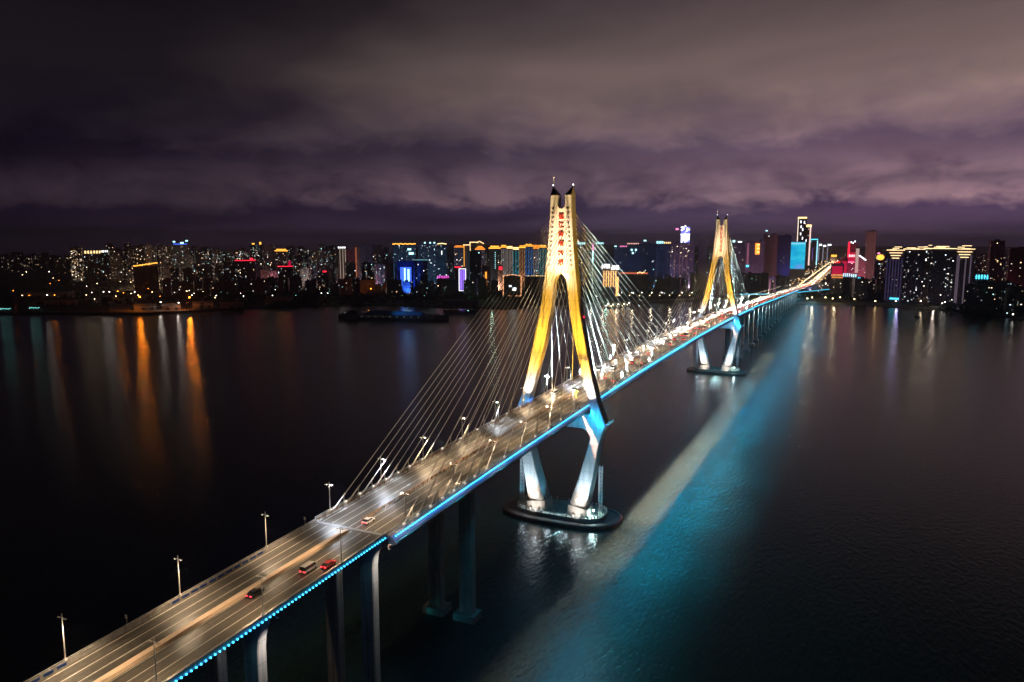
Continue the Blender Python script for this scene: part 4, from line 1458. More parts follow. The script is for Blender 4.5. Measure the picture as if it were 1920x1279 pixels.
mb = MB(); mb.tube((0, 0, zm - GZ), (0, 0, zt - GZ), 1.5, n=6); mb.build('red_segment', M['pink'], t)
o = building(1152, 1178, 463, 2500, W_SLATE, lit=.03, pal=COLDP, label='blue-dark slab with a low red-white roof text', seed=62, turn=0)
rowblocks(o, 'roof_sign', M['pink'], o['h'] + 2, o['w'] * .1, -o['w'] * .45, 4, 5, rb); bars(o, 'roof_lamp', M['cyanw'], [(-12, o['w'] * .4, o['h'] + 2, 2, 7, 3)])
o = building(1176, 1204, 458, 2480, facade('facade_night', (.05, .07, .14)), lit=.01, pal=COLDP, label='broad dark blue slab with two square white windows high on it', seed=63, turn=0)
rowblocks(o, 'roof_sign', emit('salmon', (1, .5, .4), 1.8), o['h'] + 2, o['w'] * .5, -o['w'] * .3, 4, 7, rb)
for yy, zz in ((.18, .86), (-.1, .86), (.1, .78)):
    bars(o, 'window', M['cyanw'], [(-13.3, o['w'] * yy, o['h'] * zz, .6, 5.5, 5.5)])
o = building(1204, 1232, 457, 2520, facade('facade_deepblue', (.04, .07, .16)), lit=.02, pal=COLDP, label='broad dark blue slab with one cyan roof lamp', seed=64, turn=0)
bars(o, 'roof_lamp', M['cyanw'], [(-12, o['w'] * .3, o['h'] + 10, 2, 8, 4)]); bars(o, 'neon_sign', M['whiteneon'], [(-13, o['w'] * .52, o['h'] * .55, 1, 1.6, 12)])
o = building(1231, 1258, 457, 2450, W_SLATE, lit=.02, label='dark slab with cyan and yellow roof letters left of the lit sign tower', seed=65, turn=0)
rowblocks(o, 'roof_sign', M['cyanw'], o['h'] + 4, o['w'] * .5, o['w'] * .0, 8, 4, rb); rowblocks(o, 'roof_sign', M['goldw'], o['h'] + 3, 0, -o['w'] * .5, 5, 4, rb)
o = building(1258, 1302, 456, 2350, W_MAUVE, lit=.05, pal=WARMP, label='broad mauve tower beneath the big white-blue character sign', seed=66, turn=0)
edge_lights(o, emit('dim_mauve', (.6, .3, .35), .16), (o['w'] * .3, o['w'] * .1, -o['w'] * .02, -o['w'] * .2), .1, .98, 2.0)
zs0, zs1 = height(1284, 455, 2350) - GZ, height(1284, 426, 2350) - GZ
wb = width(1276, 1292, 2350); yc = -width(1280, 1284.5, 2350) * 1.0
bars(o, 'sign_box', emit('blue_sign', (.22, .22, 1.0), 1.3), [(-13, yc, (zs0 + zs1) / 2 + .5, 3, wb, zs1 - zs0)])
for ch, zc in (('交', zs0 + (zs1 - zs0) * .75), ('南', zs0 + (zs1 - zs0) * .26)):
    cu = bpy.data.curves.new('character', 'FONT'); cu.body = ch; cu.size = wb * 1.15; cu.extrude = .3; cu.offset = wb * .03; cu.align_x = 'CENTER'; cu.align_y = 'CENTER'
    q = bpy.data.objects.new('character', cu); COL.objects.link(q)
    dg = bpy.context.evaluated_depsgraph_get(); dg.update()
    me = bpy.data.meshes.new_from_object(q.evaluated_get(dg)); bpy.data.objects.remove(q)
    me.materials.clear(); me.materials.append(M['whiteneon'])
    q = bpy.data.objects.new('character', me); COL.objects.link(q); q.parent = o
    q.matrix_local = Matrix(((0, 0, -1, -15.2), (-1, 0, 0, yc), (0, 1, 0, zc), (0, 0, 0, 1)))
bars(o, 'beacon', M['pink'], [(-13, yc + wb * .95, zs1 - 6, 2, 9, 5)])
o = building(1311, 1326, 451, 2500, W_GREY, lit=0, label='slender tower with a lit cap left of the far pylon', seed=67, turn=0)
bars(o, 'roof_light', M['goldw'], [(-9, -o['w'] * .1, o['h'] - 9, .8, o['w'] * .6, 1.6), (-9, -o['w'] * .15, o['h'] - 20, .8, o['w'] * .5, 1.6)])
bars(o, 'sign', emit('salmon_sign', (1, .25, .15), 1.2), [(-9, o['w'] * .1, o['h'] * .3, .8, o['w'] * .35, 20)])
o = building(1373, 1397, 455, 2450, W_DUSK, lit=.03, label='dark tower with a cyan and white roof sign right of the far pylon', seed=68, turn=0)
bars(o, 'roof_sign', M['cyanw'], [(-10, o['w'] * .35, o['h'] + 4, 2, 7, 7)]); bars(o, 'roof_sign', M['whiteneon'], [(-10, -o['w'] * .1, o['h'] + 2, 2, 12, 4)])
o = building(1399, 1408, 454, 2400, W_MAUVE, lit=0, label='thin mauve tower glowing cyan at mid height', seed=69, turn=0)
edge_lights(o, emit('dim_pink', (.9, .3, .45), .25), (0,), .5, .98, 5); bars(o, 'sign', M['cyan'], [(-8.5, 0, o['h'] * .47, .8, 8, 6)])
o = building(1408, 1434, 452, 2420, W_MAUVE, lit=.01, label='mauve tower with an amber-framed upright sign', seed=70, turn=0)
wb, hb = o['w'], o['h']
bars(o, 'neon_sign', M['amber'], [(-13, 0, hb * .83, 1, wb * .3, hb * .24)])
bars(o, 'neon_sign', M['goldw'], [(-14, -wb * .06, hb * .92, 1, wb * .14, 3), (-14, -wb * .06, hb * .84, 1, wb * .14, 3), (-14, -wb * .06, hb * .76, 1, wb * .14, 3)])
o = building(1432, 1458, 440, 2500, facade('facade_plum', (.24, .15, .20)), lit=.01, label='tall plum tower with one white lamp above its roof', seed=71, turn=0)
bars(o, 'roof_lamp', M['cyanw'], [(-8, o['w'] * .3, o['h'] + 12, 2, 6, 3)])
mb = MB(); mb.tube((-8, o['w'] * .3, o['h']), (-8, o['w'] * .3, o['h'] + 11), .4, n=4); mb.build('mast', M['dark'], o)
o = building(1457, 1483, 442, 2550, facade('facade_navy', (.03, .05, .16)), lit=.01, label='tall navy tower left of the cyan screen', seed=72, turn=0)
spot(Vector(o.location) + Vector((-50, -20, 1)), Vector(o.location) + Vector((0, 0, o['h'] * .6)), 160000, (.02, .15, 1), 60, .9, 1.0)
o = building(1484, 1511, 454, 2900, W_SLATE, lit=0, label='office block whose whole front is a glowing cyan screen', seed=73, turn=0, name='screen_tower')
wb, hb = o['w'], o['h']
zlo = height(1497, 504, 2900) - GZ
bars(o, 'screen', M['screen'], [(-o['d'] / 2 - 1.2, 0, (zlo + hb) / 2, .6, wb * .94, hb - zlo)])
bars(o, 'screen_band', emit('screen_band', (.25, .75, 1), 1.1), [(-o['d'] / 2 - 1.6, 0, hb - 5, .5, wb * .94, 6)])
q = MB(); n = 14
q.face([(-o['d'] / 2 - 1.62, -wb * .12 + wb * .3 * math.cos(PI * i / n), zlo + 1 + wb * .32 * math.sin(PI * i / n)) for i in range(n + 1)])
q.build('screen_disc', emit('screen_disc', (.12, .42, 1), .9), o)
o = building(1495, 1510, 409, 3600, facade('facade_violet', (.10, .06, .14)), lit=.03, pal=WARMP, bright=2.4, label='tallest skyline tower with a gold bar crown above the cyan screen', seed=74, turn=0)
roofline(o, M['goldw'], 7.0); edge_lights(o, emit('cream_edge', (1, .8, .62), 1.7), (o['w'] * .46,), .3, 1.0, 3.4)
bars(o, 'roof_light', M['amber'], [(-o['d'] / 2 - .2, 0, o['h'] - 1.5, .7, o['w'], 3)])
bars(o, 'window', M['whiteneon'], [(-o['d'] / 2 - 1, o['w'] * y, o['h'] * z, .6, 4, 11) for y, z in ((.15, .93), (-.25, .92), (.1, .84), (-.1, .79), (.12, .71), (-.12, .63))])
o = building(1508, 1520, 422, 3800, facade('facade_violet_dark', (.09, .06, .13)), lit=.02, pal=WARMP, label='second tallest tower with a gold crown block right of the tallest', seed=75, turn=0)
bars(o, 'roof_light', M['goldw'], [(-o['d'] / 2 - 1, 0, o['h'] - 4, 1, o['w'], 11)]); edge_lights(o, emit('pink_edge', (1, .68, .62), 1.5), (-o['w'] * .36,), .12, .96, 6)
bars(o, 'window', M['whiteneon'], [(-o['d'] / 2 - 1, o['w'] * .2, o['h'] * .66, .6, 3, 12)])
o = building(1517, 1533, 449, 4200, facade('facade_ink', (.04, .05, .14)), lit=.01, pal=COLDP, label='tower outlined with a cyan frame right of the two gold-crowned towers', seed=76, turn=0)
roofline(o, M['cyan'], 4.5, False, 0); edge_lights(o, emit('frame_cyan', (.35, .85, 1), 1.8), (-o['w'] * .47,), .1, .96, 5.0)
bars(o, 'sign', M['cyan'], [(-o['d'] / 2 - 1, o['w'] * .25, o['h'] * .93, .8, 4, 8)])
edge_lights(o, M['violet'], (0,), .3, .7, 1.2)
for i, (a, b) in enumerate(((1535, 1543), (1543, 1551), (1551, 1561))):
    o = building(a, b, 458 + (i % 2) * 2, 5200, W_GREY, lit=.03, label=['first pale-topped grey tower right of the cyan frame', 'middle pale-topped grey tower above the avenue', 'last pale-topped grey tower above the avenue'][i], seed=77 + i, turn=0)
    bars(o, 'roof_light', M['whiteneon'], [(-o['d'] / 2 - 1.5, 0, o['h'] - 4, .8, o['w'] * .6, 10)]); edge_lights(o, emit('grey_strip', (.7, .7, 1), .4), (o['w'] * .3,), .1, .95, 5)
o = building(1560, 1571, 482, 4800, W_BROWN, name='low_block', lit=.1, label='block with an orange sign at the end of the avenue', seed=82, turn=0)
bars(o, 'sign', M['gold'], [(-9, 0, o['h'] + 4, 1, 30, 18)])
o = building(1562, 1585, 494, 2350, W_MAUVE, name='low_block', lit=0, label='low block washed red with a bright text bar by the avenue', seed=83, turn=0)
wb, hb = o['w'], o['h']
bars(o, 'facade_panel', M['redsoft'], [(-13.2, 0, hb * .55, .5, wb * .8, hb * .7)]); bars(o, 'sign', emit('pinkwhite', (1, .45, .45), 2.2), [(-14, wb * .1, hb * .48, .5, wb * .55, 3)]); rowblocks(o, 'roof_sign', M['red'], hb + 4, wb * .3, -wb * .2, 6, 4, rb)
o = building(1592, 1608, 458, 2450, facade('facade_wine', (.22, .05, .09)), lit=.04, label='red-washed tower with a spiky white crown', seed=84, turn=0)
wb, hb = o['w'], o['h']
bars(o, 'facade_panel', M['redsoft'], [(-12.5, 0, hb * .7, .5, wb * .9, hb * .24)]); bars(o, 'neon_sign', M['red'], [(-13, wb * .42, hb * .88, .6, wb * .2, hb * .35)])
rowblocks(o, 'sign', emit('white_on_red', (1, .7, .7), 2.5), hb * .74, wb * .4, -wb * .45, 7, 5, rb, -13.4); rowblocks(o, 'sign', M['pink'], hb * .6, wb * .4, -wb * .45, 5, 5, rb, -13.4)
bars(o, 'roof_light', M['whiteneon'], [(-9, wb * (.4 - .2 * i), hb + 2 + (i % 2) * 3 + i, 1, 2.5, 5) for i in range(4)])
o = building(1580, 1593, 484, 2470, facade('facade_crimson', (.25, .03, .08)), name='low_block', lit=.03, label='crimson annex left of the red-washed tower', seed=85, turn=0)
bars(o, 'facade_panel', M['redsoft'], [(-11, 0, o['h'] * .7, .5, o['w'] * .8, o['h'] * .4)])
o = building(1606, 1613, 466, 2440, W_GREY, lit=0, label='narrow pale tower attached right of the red-washed tower', seed=86, turn=0)
edge_lights(o, emit('cream_wash', (1, .8, .7), .45), (0,), .4, 1.0, o['w'] * .8)
o = building(1613, 1626, 482, 2430, W_GREY, name='low_block', lit=.05, label='block with a slanting white light string before the plain tower', seed=87, turn=0)
bars(o, 'roof_light', M['whiteneon'], [(-9, o['w'] * (.4 - .16 * i), o['h'] + 4 - i * 2.4, 1, 4, 3) for i in range(6)])
o = building(1624, 1642, 434, 2500, facade('facade_rosebrown', (.38, .20, .20)), lit=.003, label='tall plain rose-brown tower standing alone right of the red signs', seed=88, turn=0)
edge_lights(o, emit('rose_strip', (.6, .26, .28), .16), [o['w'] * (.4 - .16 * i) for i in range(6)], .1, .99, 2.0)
o = building(1645, 1661, 488, 2300, W_DUSK, name='low_block', lit=.1, label='dark block topped by an orange oval sign', seed=89, turn=0)
q = MB(); q.ball((-9, 0, o['h'] + 8), 8.5, 14, 8, sc=(.3, 1.15, .9)); q.build('oval_sign', M['gold'], o)
bars(o, 'roof_lamp', M['pink'], [(-9, o['w'] * .2, o['h'] + 19, 1.5, 6, 4)])
o = building(1563, 1584, 517, 2150, W_DUSK, name='low_block', lit=0, label='low shop block with two lines of orange sign letters', seed=90, turn=0)
rowblocks(o, 'sign', emit('orange_text', (1, .42, .15), 1.7), o['h'] + 2, o['w'] * .5, -o['w'] * .5, 4, 9, rb); rowblocks(o, 'sign', emit('orange_text_low', (1, .35, .1), 1.6), o['h'] - 4, o['w'] * .45, -o['w'] * .5, 4, 8, rb)
o = building(1585, 1598, 517, 2150, W_SLATE, name='low_block', lit=0, label='low shop block with tall blue-white sign letters', seed=91, turn=0)
rowblocks(o, 'sign', emit('bluewhite_text', (.55, .8, 1), 2.0), o['h'] + 2, o['w'] * .5, -o['w'] * .5, 9, 4, rb)
o = building(1600, 1622, 519, 2160, W_SLATE, name='low_block', lit=0, label='low shop block with slanting cyan-white sign letters', seed=92, turn=0)
rowblocks(o, 'sign', emit('cyanwhite_text', (.5, .9, 1), 2.0), o['h'] + 3, o['w'] * .5, 0, 8, 3, rb); rowblocks(o, 'sign', M['cyan'], o['h'] - 3, -o['w'] * .05, -o['w'] * .5, 4, 3, rb)
# gold-roofed riverside block
seq = [(1667, 1698, 470, W_MAUVE, 'violet-tinted slab at the left end of the gold-roofed row'), (1699, 1736, 468, W_DUSK, 'dark slab with white windows, second of the gold-roofed row'),
       (1736, 1749, 467, W_BROWN, 'narrow brown slab in the middle of the gold-roofed row'), (1749, 1794, 467, W_DUSK, 'widest dark slab of the gold-roofed row'),
       (1795, 1829, 468, W_MAUVE, 'slab with pinkish-blue column strips at the right end of the gold-roofed row')]
for i, (a, b, yt, wl, lab) in enumerate(seq):
    o = building(a, b, yt, 1950, wl, lit=.02 if i in (0, 4) else .09, pal=[(1, .9, .75), (.8, .95, 1), (1, .95, .9)], bright=1.2, label=lab, seed=100 + i, turn=-.12, depth=26, group='slabs of the gold-roofed riverside row')
    wb, hb, db = o['w'], o['h'], o['d']
    it = []
    for k in range(3):
        y0_ = rb.uniform(-.5, .1) * wb; ln = rb.uniform(.3, .5) * wb
        it.append((-db / 2 - 1 + k * 2, y0_ + ln / 2, hb + 2 + k * 3.2 * (.6 if i % 2 else 1), .8, ln, 1.3))
    it.append((-db / 2 - 1, 0, hb + 1.2, .8, wb, 1.5))
    if i in (0, 4):
        for k in range(3): it.append((-db / 2 - 1.5, -wb * .02, hb - 5 - 6 * k, .6, wb * (.7 - .15 * k), 1.5))
    bars(o, 'roof_light', emit('cream_gold', (1, .72, .36), 2.4), it)
    if i == 0:
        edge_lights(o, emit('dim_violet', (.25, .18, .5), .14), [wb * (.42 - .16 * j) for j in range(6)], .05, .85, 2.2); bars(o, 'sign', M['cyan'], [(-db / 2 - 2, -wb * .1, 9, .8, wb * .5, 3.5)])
    if i == 4:
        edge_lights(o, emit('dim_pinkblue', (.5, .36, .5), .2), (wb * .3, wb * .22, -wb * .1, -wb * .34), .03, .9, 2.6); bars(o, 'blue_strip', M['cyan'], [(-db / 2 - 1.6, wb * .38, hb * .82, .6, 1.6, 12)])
# dark towers at the far right
o = building(1858, 1881, 452, 2300, facade('facade_darkwine', (.10, .04, .06)), lit=.03, pal=WARMP, label='dark wine-red tower right of the gold-roofed row', seed=110)
o = building(1896, 1925, 466, 2150, facade('facade_umber', (.12, .05, .05)), lit=.03, pal=WARMP, label='dark umber tower cut by the right edge of the picture', seed=111)
o = building(1836, 1858, 520, 1850, W_SLATE, name='low_block', lit=.1, pal=COLDP, label='low block with a patchy teal sign right of the gold-roofed row', seed=112, turn=0)
rowblocks(o, 'sign', M['cyan'], o['h'] + 1, o['w'] * .5, -o['w'] * .5, 9, 5, rb)

# ---- filler rows (nothing in the photograph tells the members of one row apart)
FILL = [
    (2, 130, 3400, 4300, 470, 486, 10, 10, 22, .05, WARMP, 'apartment_tower', 'dim far block at the dark left end of the skyline', 'dim blocks at the left end of the skyline'),
    (202, 322, 2600, 3200, 457, 482, 22, 9, 15, .15, WARMP, 'apartment_tower', 'slim brown residential tower speckled with windows, right of the gold roof letters', 'brown residential towers right of the gold roof letters'),
    (352, 470, 2600, 3300, 456, 484, 24, 9, 18, .16, WARMP + COLDP, 'apartment_tower', 'residential tower full of lit windows right of the cyan-lamped tower', 'residential towers right of the cyan-lamped tower'),
    (538, 636, 2600, 3300, 458, 484, 20, 9, 18, .15, WARMP + COLDP, 'apartment_tower', 'residential tower speckled with windows left of the striped pale tower', 'residential towers left of the striped pale tower'),
    (300, 640, 2300, 2600, 490, 510, 18, 12, 26, .09, WARMP + COLDP, 'apartment_block', 'mid-height block before the left residential rows', 'mid-height blocks before the left residential rows'),
    (640, 745, 2150, 2500, 492, 512, 12, 12, 26, .10, WARMP + COLDP, 'apartment_block', 'mid-height block below the dark red and purple towers', 'mid-height blocks below the dark red tower'),
    (700, 745, 2600, 3000, 462, 478, 6, 10, 18, .12, COLDP, 'apartment_tower', 'slate tower between the purple tower and the gold-lined slab', 'slate towers left of the gold-lined slab'),
    (812, 1020, 2450, 3000, 468, 492, 16, 12, 22, .10, WARMP + COLDP, 'apartment_tower', 'dark tower in the gaps behind the gold crowns', 'dark towers behind the gold crowns'),
    (1082, 1260, 2600, 3200, 466, 490, 14, 14, 26, .05, COLDP, 'apartment_tower', 'dark blue tower filling the row between the two pylons', 'dark blue towers between the two pylons'),
    (1300, 1476, 2550, 3100, 462, 486, 14, 12, 26, .06, WARMP + COLDP, 'apartment_tower', 'dark tower in the row around the far pylon', 'dark towers around the far pylon'),
    (1576, 1670, 2900, 3900, 470, 490, 14, 8, 16, .16, WARMP + COLDP, 'apartment_tower', 'small distant tower along the avenue glow', 'distant towers along the avenue'),
    (1832, 1925, 2500, 3200, 470, 492, 9, 12, 22, .10, WARMP, 'apartment_tower', 'dim tower at the dark right end of the skyline', 'dim towers at the right end of the skyline'),
    (300, 640, 2000, 2250, 520, 532, 22, 10, 26, .03, WARMP + COLDP, 'low_block', 'low dark house on the left bank between the port and the towers', 'low houses on the left bank'),
    (640, 930, 1850, 2050, 522, 534, 16, 12, 30, .04, WARMP + COLDP, 'low_block', 'low dark house below the blue neon tower', 'low houses below the blue neon tower'),
    (1165, 1480, 2000, 2350, 512, 526, 26, 12, 28, .03, WARMP + COLDP, 'low_block', 'low house on the wooded bank behind the far pylon', 'low houses on the wooded bank behind the far pylon'),
    (1570, 1670, 1900, 2300, 522, 530, 8, 12, 26, .05, WARMP, 'low_block', 'low house beneath the red and orange shop signs', 'low houses beneath the shop signs'),
    (1830, 1922, 1700, 1900, 526, 545, 14, 12, 26, .05, WARMP + COLDP, 'low_block', 'low house on the right bank by the shore', 'low houses on the right bank'),
]
rf = random.Random(21)
for (a, b, d0, d1, y0, y1, n, w0, w1, lit, pal, nm, lab, grp) in FILL:
    for i in range(n):
        c = a + (b - a) * (i + rf.uniform(.15, .85)) / n
        ww = rf.uniform(w0, w1)
        dist = rf.uniform(d0, d1)
        building(c - ww / 2, c + ww / 2, rf.uniform(y0, y1), dist, rf.choice(WALLS), name=nm, lit=lit * rf.uniform(.4, 1.3), pal=pal, bright=.8 if nm == 'low_block' else 1.2, seed=rf.randrange(1, 10 ** 6), label=lab, group=grp)

# bright white-and-orange riverside hotel between the pylons
o = building(1129, 1163, 500, 1850, W_TAN, name='riverside_hotel', lit=0, label='bright building with a white neon top and orange striped front between the pylons', seed=130, turn=0, depth=18, roof='')
wb, hb = o['w'], o['h']
rowblocks(o, 'roof_sign', emit('hot_white', (1, .95, .92), 4), hb + 1.5, wb * .5, wb * .02, 10, 4, rb); rowblocks(o, 'roof_sign', emit('hot_white_low', (1, .95, .92), 4), hb - 2, -wb * .04, -wb * .48, 10, 4, rb)
bars(o, 'edge_light', emit('orange_column', (1, .5, .14), 1.7), [(-10, wb * (.36 - .13 * i), hb * .62, .8, wb * .06, hb * .5) for i in range(6)] + [(-10, -wb * .38, hb * .38, .8, wb * .15, hb * .6)])
o = building(1163, 1216, 512, 2000, W_BROWN, name='low_block', lit=0, label='long low building with a dull orange-red eave right of the bright hotel', seed=131, turn=0)
bars(o, 'roof_light', emit('dull_red', (1, .22, .1), .7), [(-12, 0, o['h'], 1, o['w'], 4)]); bars(o, 'sign', M['goldw'], [(-13, -o['w'] * (.15 + .07 * i), o['h'] + 1 + i % 2 * 2, 1, 4, 2.2) for i in range(4)])


# ------------------------------------------------------------------ avenue beyond the bridge and the cross road
mb = MB(); mb.face([(2150, -14, 5.02), (9000, -14, 5.02), (9000, 14, 5.02), (2150, 14, 5.02)]); mb.face([(2150, -22, 3.3), (9000, -22, 3.3), (9000, -14, 5.0), (2150, -14, 5.0)]); mb.face([(2150, 14, 5.0), (9000, 14, 5.0), (9000, 22, 3.3), (2150, 22, 3.3)])
mb.build('avenue', M['asphalt'], kind='structure')

t = empty('elevated_road', (0, 0, 0)); tag(t, 'elevated shore road edged by a cyan light line crossing under the far viaduct end', 'elevated road')
pts = [(1535, 125), (1580, 62), (1650, 14), (1760, -30), (1880, -80), (1938, -122)]
mb = MB(); lb = MB()
zc_ = 14.0
for (x0, y0), (x1, y1) in zip(pts, pts[1:]):
    d = Vector((x1 - x0, y1 - y0, 0)).normalized(); nn = Vector((-d.y, d.x, 0))
    if nn.x > 0: nn = -nn
    A, B = Vector((x0, y0, zc_)), Vector((x1, y1, zc_))
    mb.face([A + nn * 6, B + nn * 6, B - nn * 6, A - nn * 6]); mb.face([A + nn * 6, B + nn * 6, B + nn * 6 - Vector((0, 0, 2)), A + nn * 6 - Vector((0, 0, 2))]); mb.face([A - nn * 6, B - nn * 6, B - nn * 6 - Vector((0, 0, 2)), A - nn * 6 - Vector((0, 0, 2))])
    lb.tube(A + nn * 6.4 + Vector((0, 0, .4)), B + nn * 6.4 + Vector((0, 0, .4)), .8, n=5)
    L_ = (B - A).length
    for k in range(int(L_ / 35)):
        q = A + d * (k + .5) * 35
        mb.box((q.x, q.y, 8), (2, 4, 10), 0, math.atan2(d.y, d.x))
mb.build('deck', M['quay'], t); lb.build('light_line', emit('cyan_line', (.05, .7, .95), 1.3), t)

# ------------------------------------------------------------------ street lamps ashore
def lamp_proto(material, hgt, r):
    q = MB(); q.tube((0, 0, 0), (0, 0, hgt), .18, .1, 5, 0); q.tube((0, 0, hgt), (-1.2, 0, hgt + .3), .09, n=4, mi=0); q.ball((-1.3, 0, hgt + .2), r, 7, 4, 1, (1, 1, .8))
    return q


PROT = {}


def street(px, y, dist, kind, lab, grp, z=None, hgt=9.0, r=.9):
    key = (kind, hgt, r)
    p = spotxy(px, dist)
    zz = GZ if z is None else z
    if key not in PROT:
        PROT[key] = lamp_proto(M[kind], hgt, r).build('street_lamp', [M['dark'], M[kind]])
        o = PROT[key]
    else:
        o = PROT[key].copy(); COL.objects.link(o)
    o.location = (p.x, p.y, zz)
    tag(o, lab, 'street lamp', grp)
    return o


def dist_of(px, y, z):
    """ground distance at which height z shows on image row y"""
    d = CF + CR * ((px - 960) / FPX) - CU * ((y - 639.5) / FPX)
    return (z - CAM.z) / d.z * math.hypot(d.x, d.y)


rs = random.Random(31)
# riverside lamps between the pylons
for px in range(1168, 1312, 19):
    street(px, 0, dist_of(px, 549, 12), 'streetw', 'tall white lamp on the promenade between the pylons', 'tall promenade lamps between the pylons', r=1.0)
    street(px - 4, 0, dist_of(px - 4, 554, 8) - 6, 'streety', 'short warm lamp at the promenade edge between the pylons', 'short promenade lamps between the pylons', hgt=5, r=.7)
for px, y in ((1110, 553), (1121, 556), (1134, 551), (1157, 549), (1162, 552), (1190, 550)):
    street(px, y, dist_of(px, y, 16), 'streetww', 'bright flood lamp above the jetty seen through the stay cables', 'flood lamps above the jetty', hgt=13, r=.9)
for px in range(645, 700, 10):
    street(px, 0, dist_of(px, 509, 12) * .98, 'streety', 'warm lamp in the row below the dark red tower', 'warm lamps below the dark red tower', r=1.3)
for i in range(16):
    px = 862 + i * 4.4
    street(px, 0, dist_of(px, 525 + rs.uniform(-3, 3), 12), 'streetc' if i % 3 else 'streetw', 'teal park lamp left of the outlined hall', 'teal park lamps left of the outlined hall', r=1.2)
street(926, 0, dist_of(926, 524, 12), 'streetww', 'brightest lamp of the park, beside the outlined hall', None, r=2.4)
for px in range(1553, 1820, 22):
    street(px, 0, dist_of(px, 532.5, 12), 'streetw', 'white lamp of the evenly spaced riverside row right of the bridge', 'evenly spaced riverside lamps right of the bridge', r=1.15)
for px, y in ((1520, 560), (1529, 558), (1554, 558), (1568, 560), (1582, 558), (1577, 548), (1609, 561), (1649, 565), (1727, 548), (1741, 548), (1702, 551), (1761, 552), (1688, 565), (1735, 565)):
    street(px, y, dist_of(px, y, 9) - 4, 'streety', 'warm lamp on the dark shore right of the bridge end', 'warm lamps on the right shore', hgt=6, r=1.2)
for px, y in ((1798, 556), (1776, 569), (1781, 567), (1836, 537), (1845, 541), (1850, 537), (1880, 551), (1890, 550), (1903, 563), (1911, 566), (1866, 540), (1912, 590)):
    street(px, y, dist_of(px, y, 9) - 4, rs.choice(('streetw', 'streetc', 'streety')), 'small lamp among the houses at the right shore', 'small lamps at the right shore', hgt=6, r=1.0)
for i in range(34):
    px = rs.uniform(5, 330); y = rs.uniform(490, 516)
    street(px, y, dist_of(px, y, 12), rs.choice(('streety', 'streety', 'streetc', 'streetw')), 'small lamp on the far-left bank beyond the port', 'small lamps beyond the port', r=rs.choice((1.0, 1.3)))
for i in range(48):
    px = rs.uniform(330, 850); y = rs.uniform(515, 556)
    street(px, y, dist_of(px, y, 10), rs.choice(('streetc', 'streetw', 'streetw')), 'small lamp in the dark quarter behind the left shore', 'small lamps behind the left shore', hgt=7, r=rs.choice((.6, .8)))
for i in range(52):
    px = rs.uniform(1170, 1475); y = rs.uniform(512, 545)
    street(px, y, dist_of(px, y, 10), rs.choice(('streetc', 'streetw', 'streety', 'streetw')), 'small lamp among the trees behind the far pylon', 'small lamps behind the far pylon', hgt=7, r=rs.choice((.6, .9)))
for i in range(26):
    px = rs.uniform(5, 400); y = rs.uniform(518, 562)
    street(px, y, dist_of(px, y, 11), rs.choice(('streeto', 'streety', 'streety', 'streetw')), 'small lamp among the dark sheds of the left port', 'small lamps of the left port', hgt=8, r=.75)
# avenue lamps and traffic lights running to the vanishing point
for k in range(36):
    x = 2000 + 58 * k * (1 + k * .012)
    for y, kd in ((16, 'left'), (-16, 'right')):
        key = ('streety', 12, .9)
        if key not in PROT:
            PROT[key] = lamp_proto(M['streety'], 12, .9).build('street_lamp', [M['dark'], M['streety']]); o = PROT[key]
        else:
            o = PROT[key].copy(); COL.objects.link(o)
        o.location = (x, y, 5); tag(o, 'warm lamp on the %s side of the avenue beyond the bridge' % kd, 'street lamp', 'avenue lamps')
mb = MB()
for i in range(520):
    x = 1950 + 3600 * rs.random() ** 1.5; y = rs.choice((-9.5, -6, -3)) if i % 3 == 0 else rs.choice((3, 6, 9.5))
    if y < 0: mb.box((x, y, (zr(x) if x < 2150 else 5) + .8), (3, 1.6, 1.0), 1)
    else: mb.box((x, y, (zr(x) if x < 2150 else 5) + .8), (3, 1.6, 1.0), 0)
mb.build('distant_traffic', [emit('far_head', (1, .78, .5), 4), emit('far_tail', (1, .08, .04), 4)], kind='stuff', weld=False)
mb = MB()
for i in range(250):
    u = rs.random(); x = 1750 + 4600 * u ** 1.15; y = rs.choice((-1, 1)) * (18 + rs.random() ** 1.6 * (30 + 130 * u)); mi = rs.randrange(2); r_ = 1.0 + 1.3 * u
    mb.tube((x, y, GZ), (x, y, GZ + 8), .15, n=4, mi=2); mb.ball((x, y, GZ + 8 + r_), r_, 6, 4, mi)
mb.build('shop_front_lamps', [emit('shop_white', (1, .82, .6), 3.2), emit('shop_warm', (1, .55, .2), 3.2), M['dark']], kind='stuff', weld=False)

# ------------------------------------------------------------------ port on the left bank
def port_lamp(px, y, kind, lab, power, col, r=1.2, d=None):
    hh = 16.0 if d is None else round(height(px, y, d) - GZ, 1)
    d = d or dist_of(px, y, 20)
    o = street(px, y, d, kind, lab, None, hgt=hh, r=r)
    p = spotxy(px, d)
    l = bpy.data.lights.new('point_light', 'POINT'); l.energy = power; l.color = col; l.shadow_soft_size = 1.0
    q = bpy.data.objects.new('point_light', l); COL.objects.link(q); q.location = (p.x - 3.5, p.y, GZ + hh + 2.2)


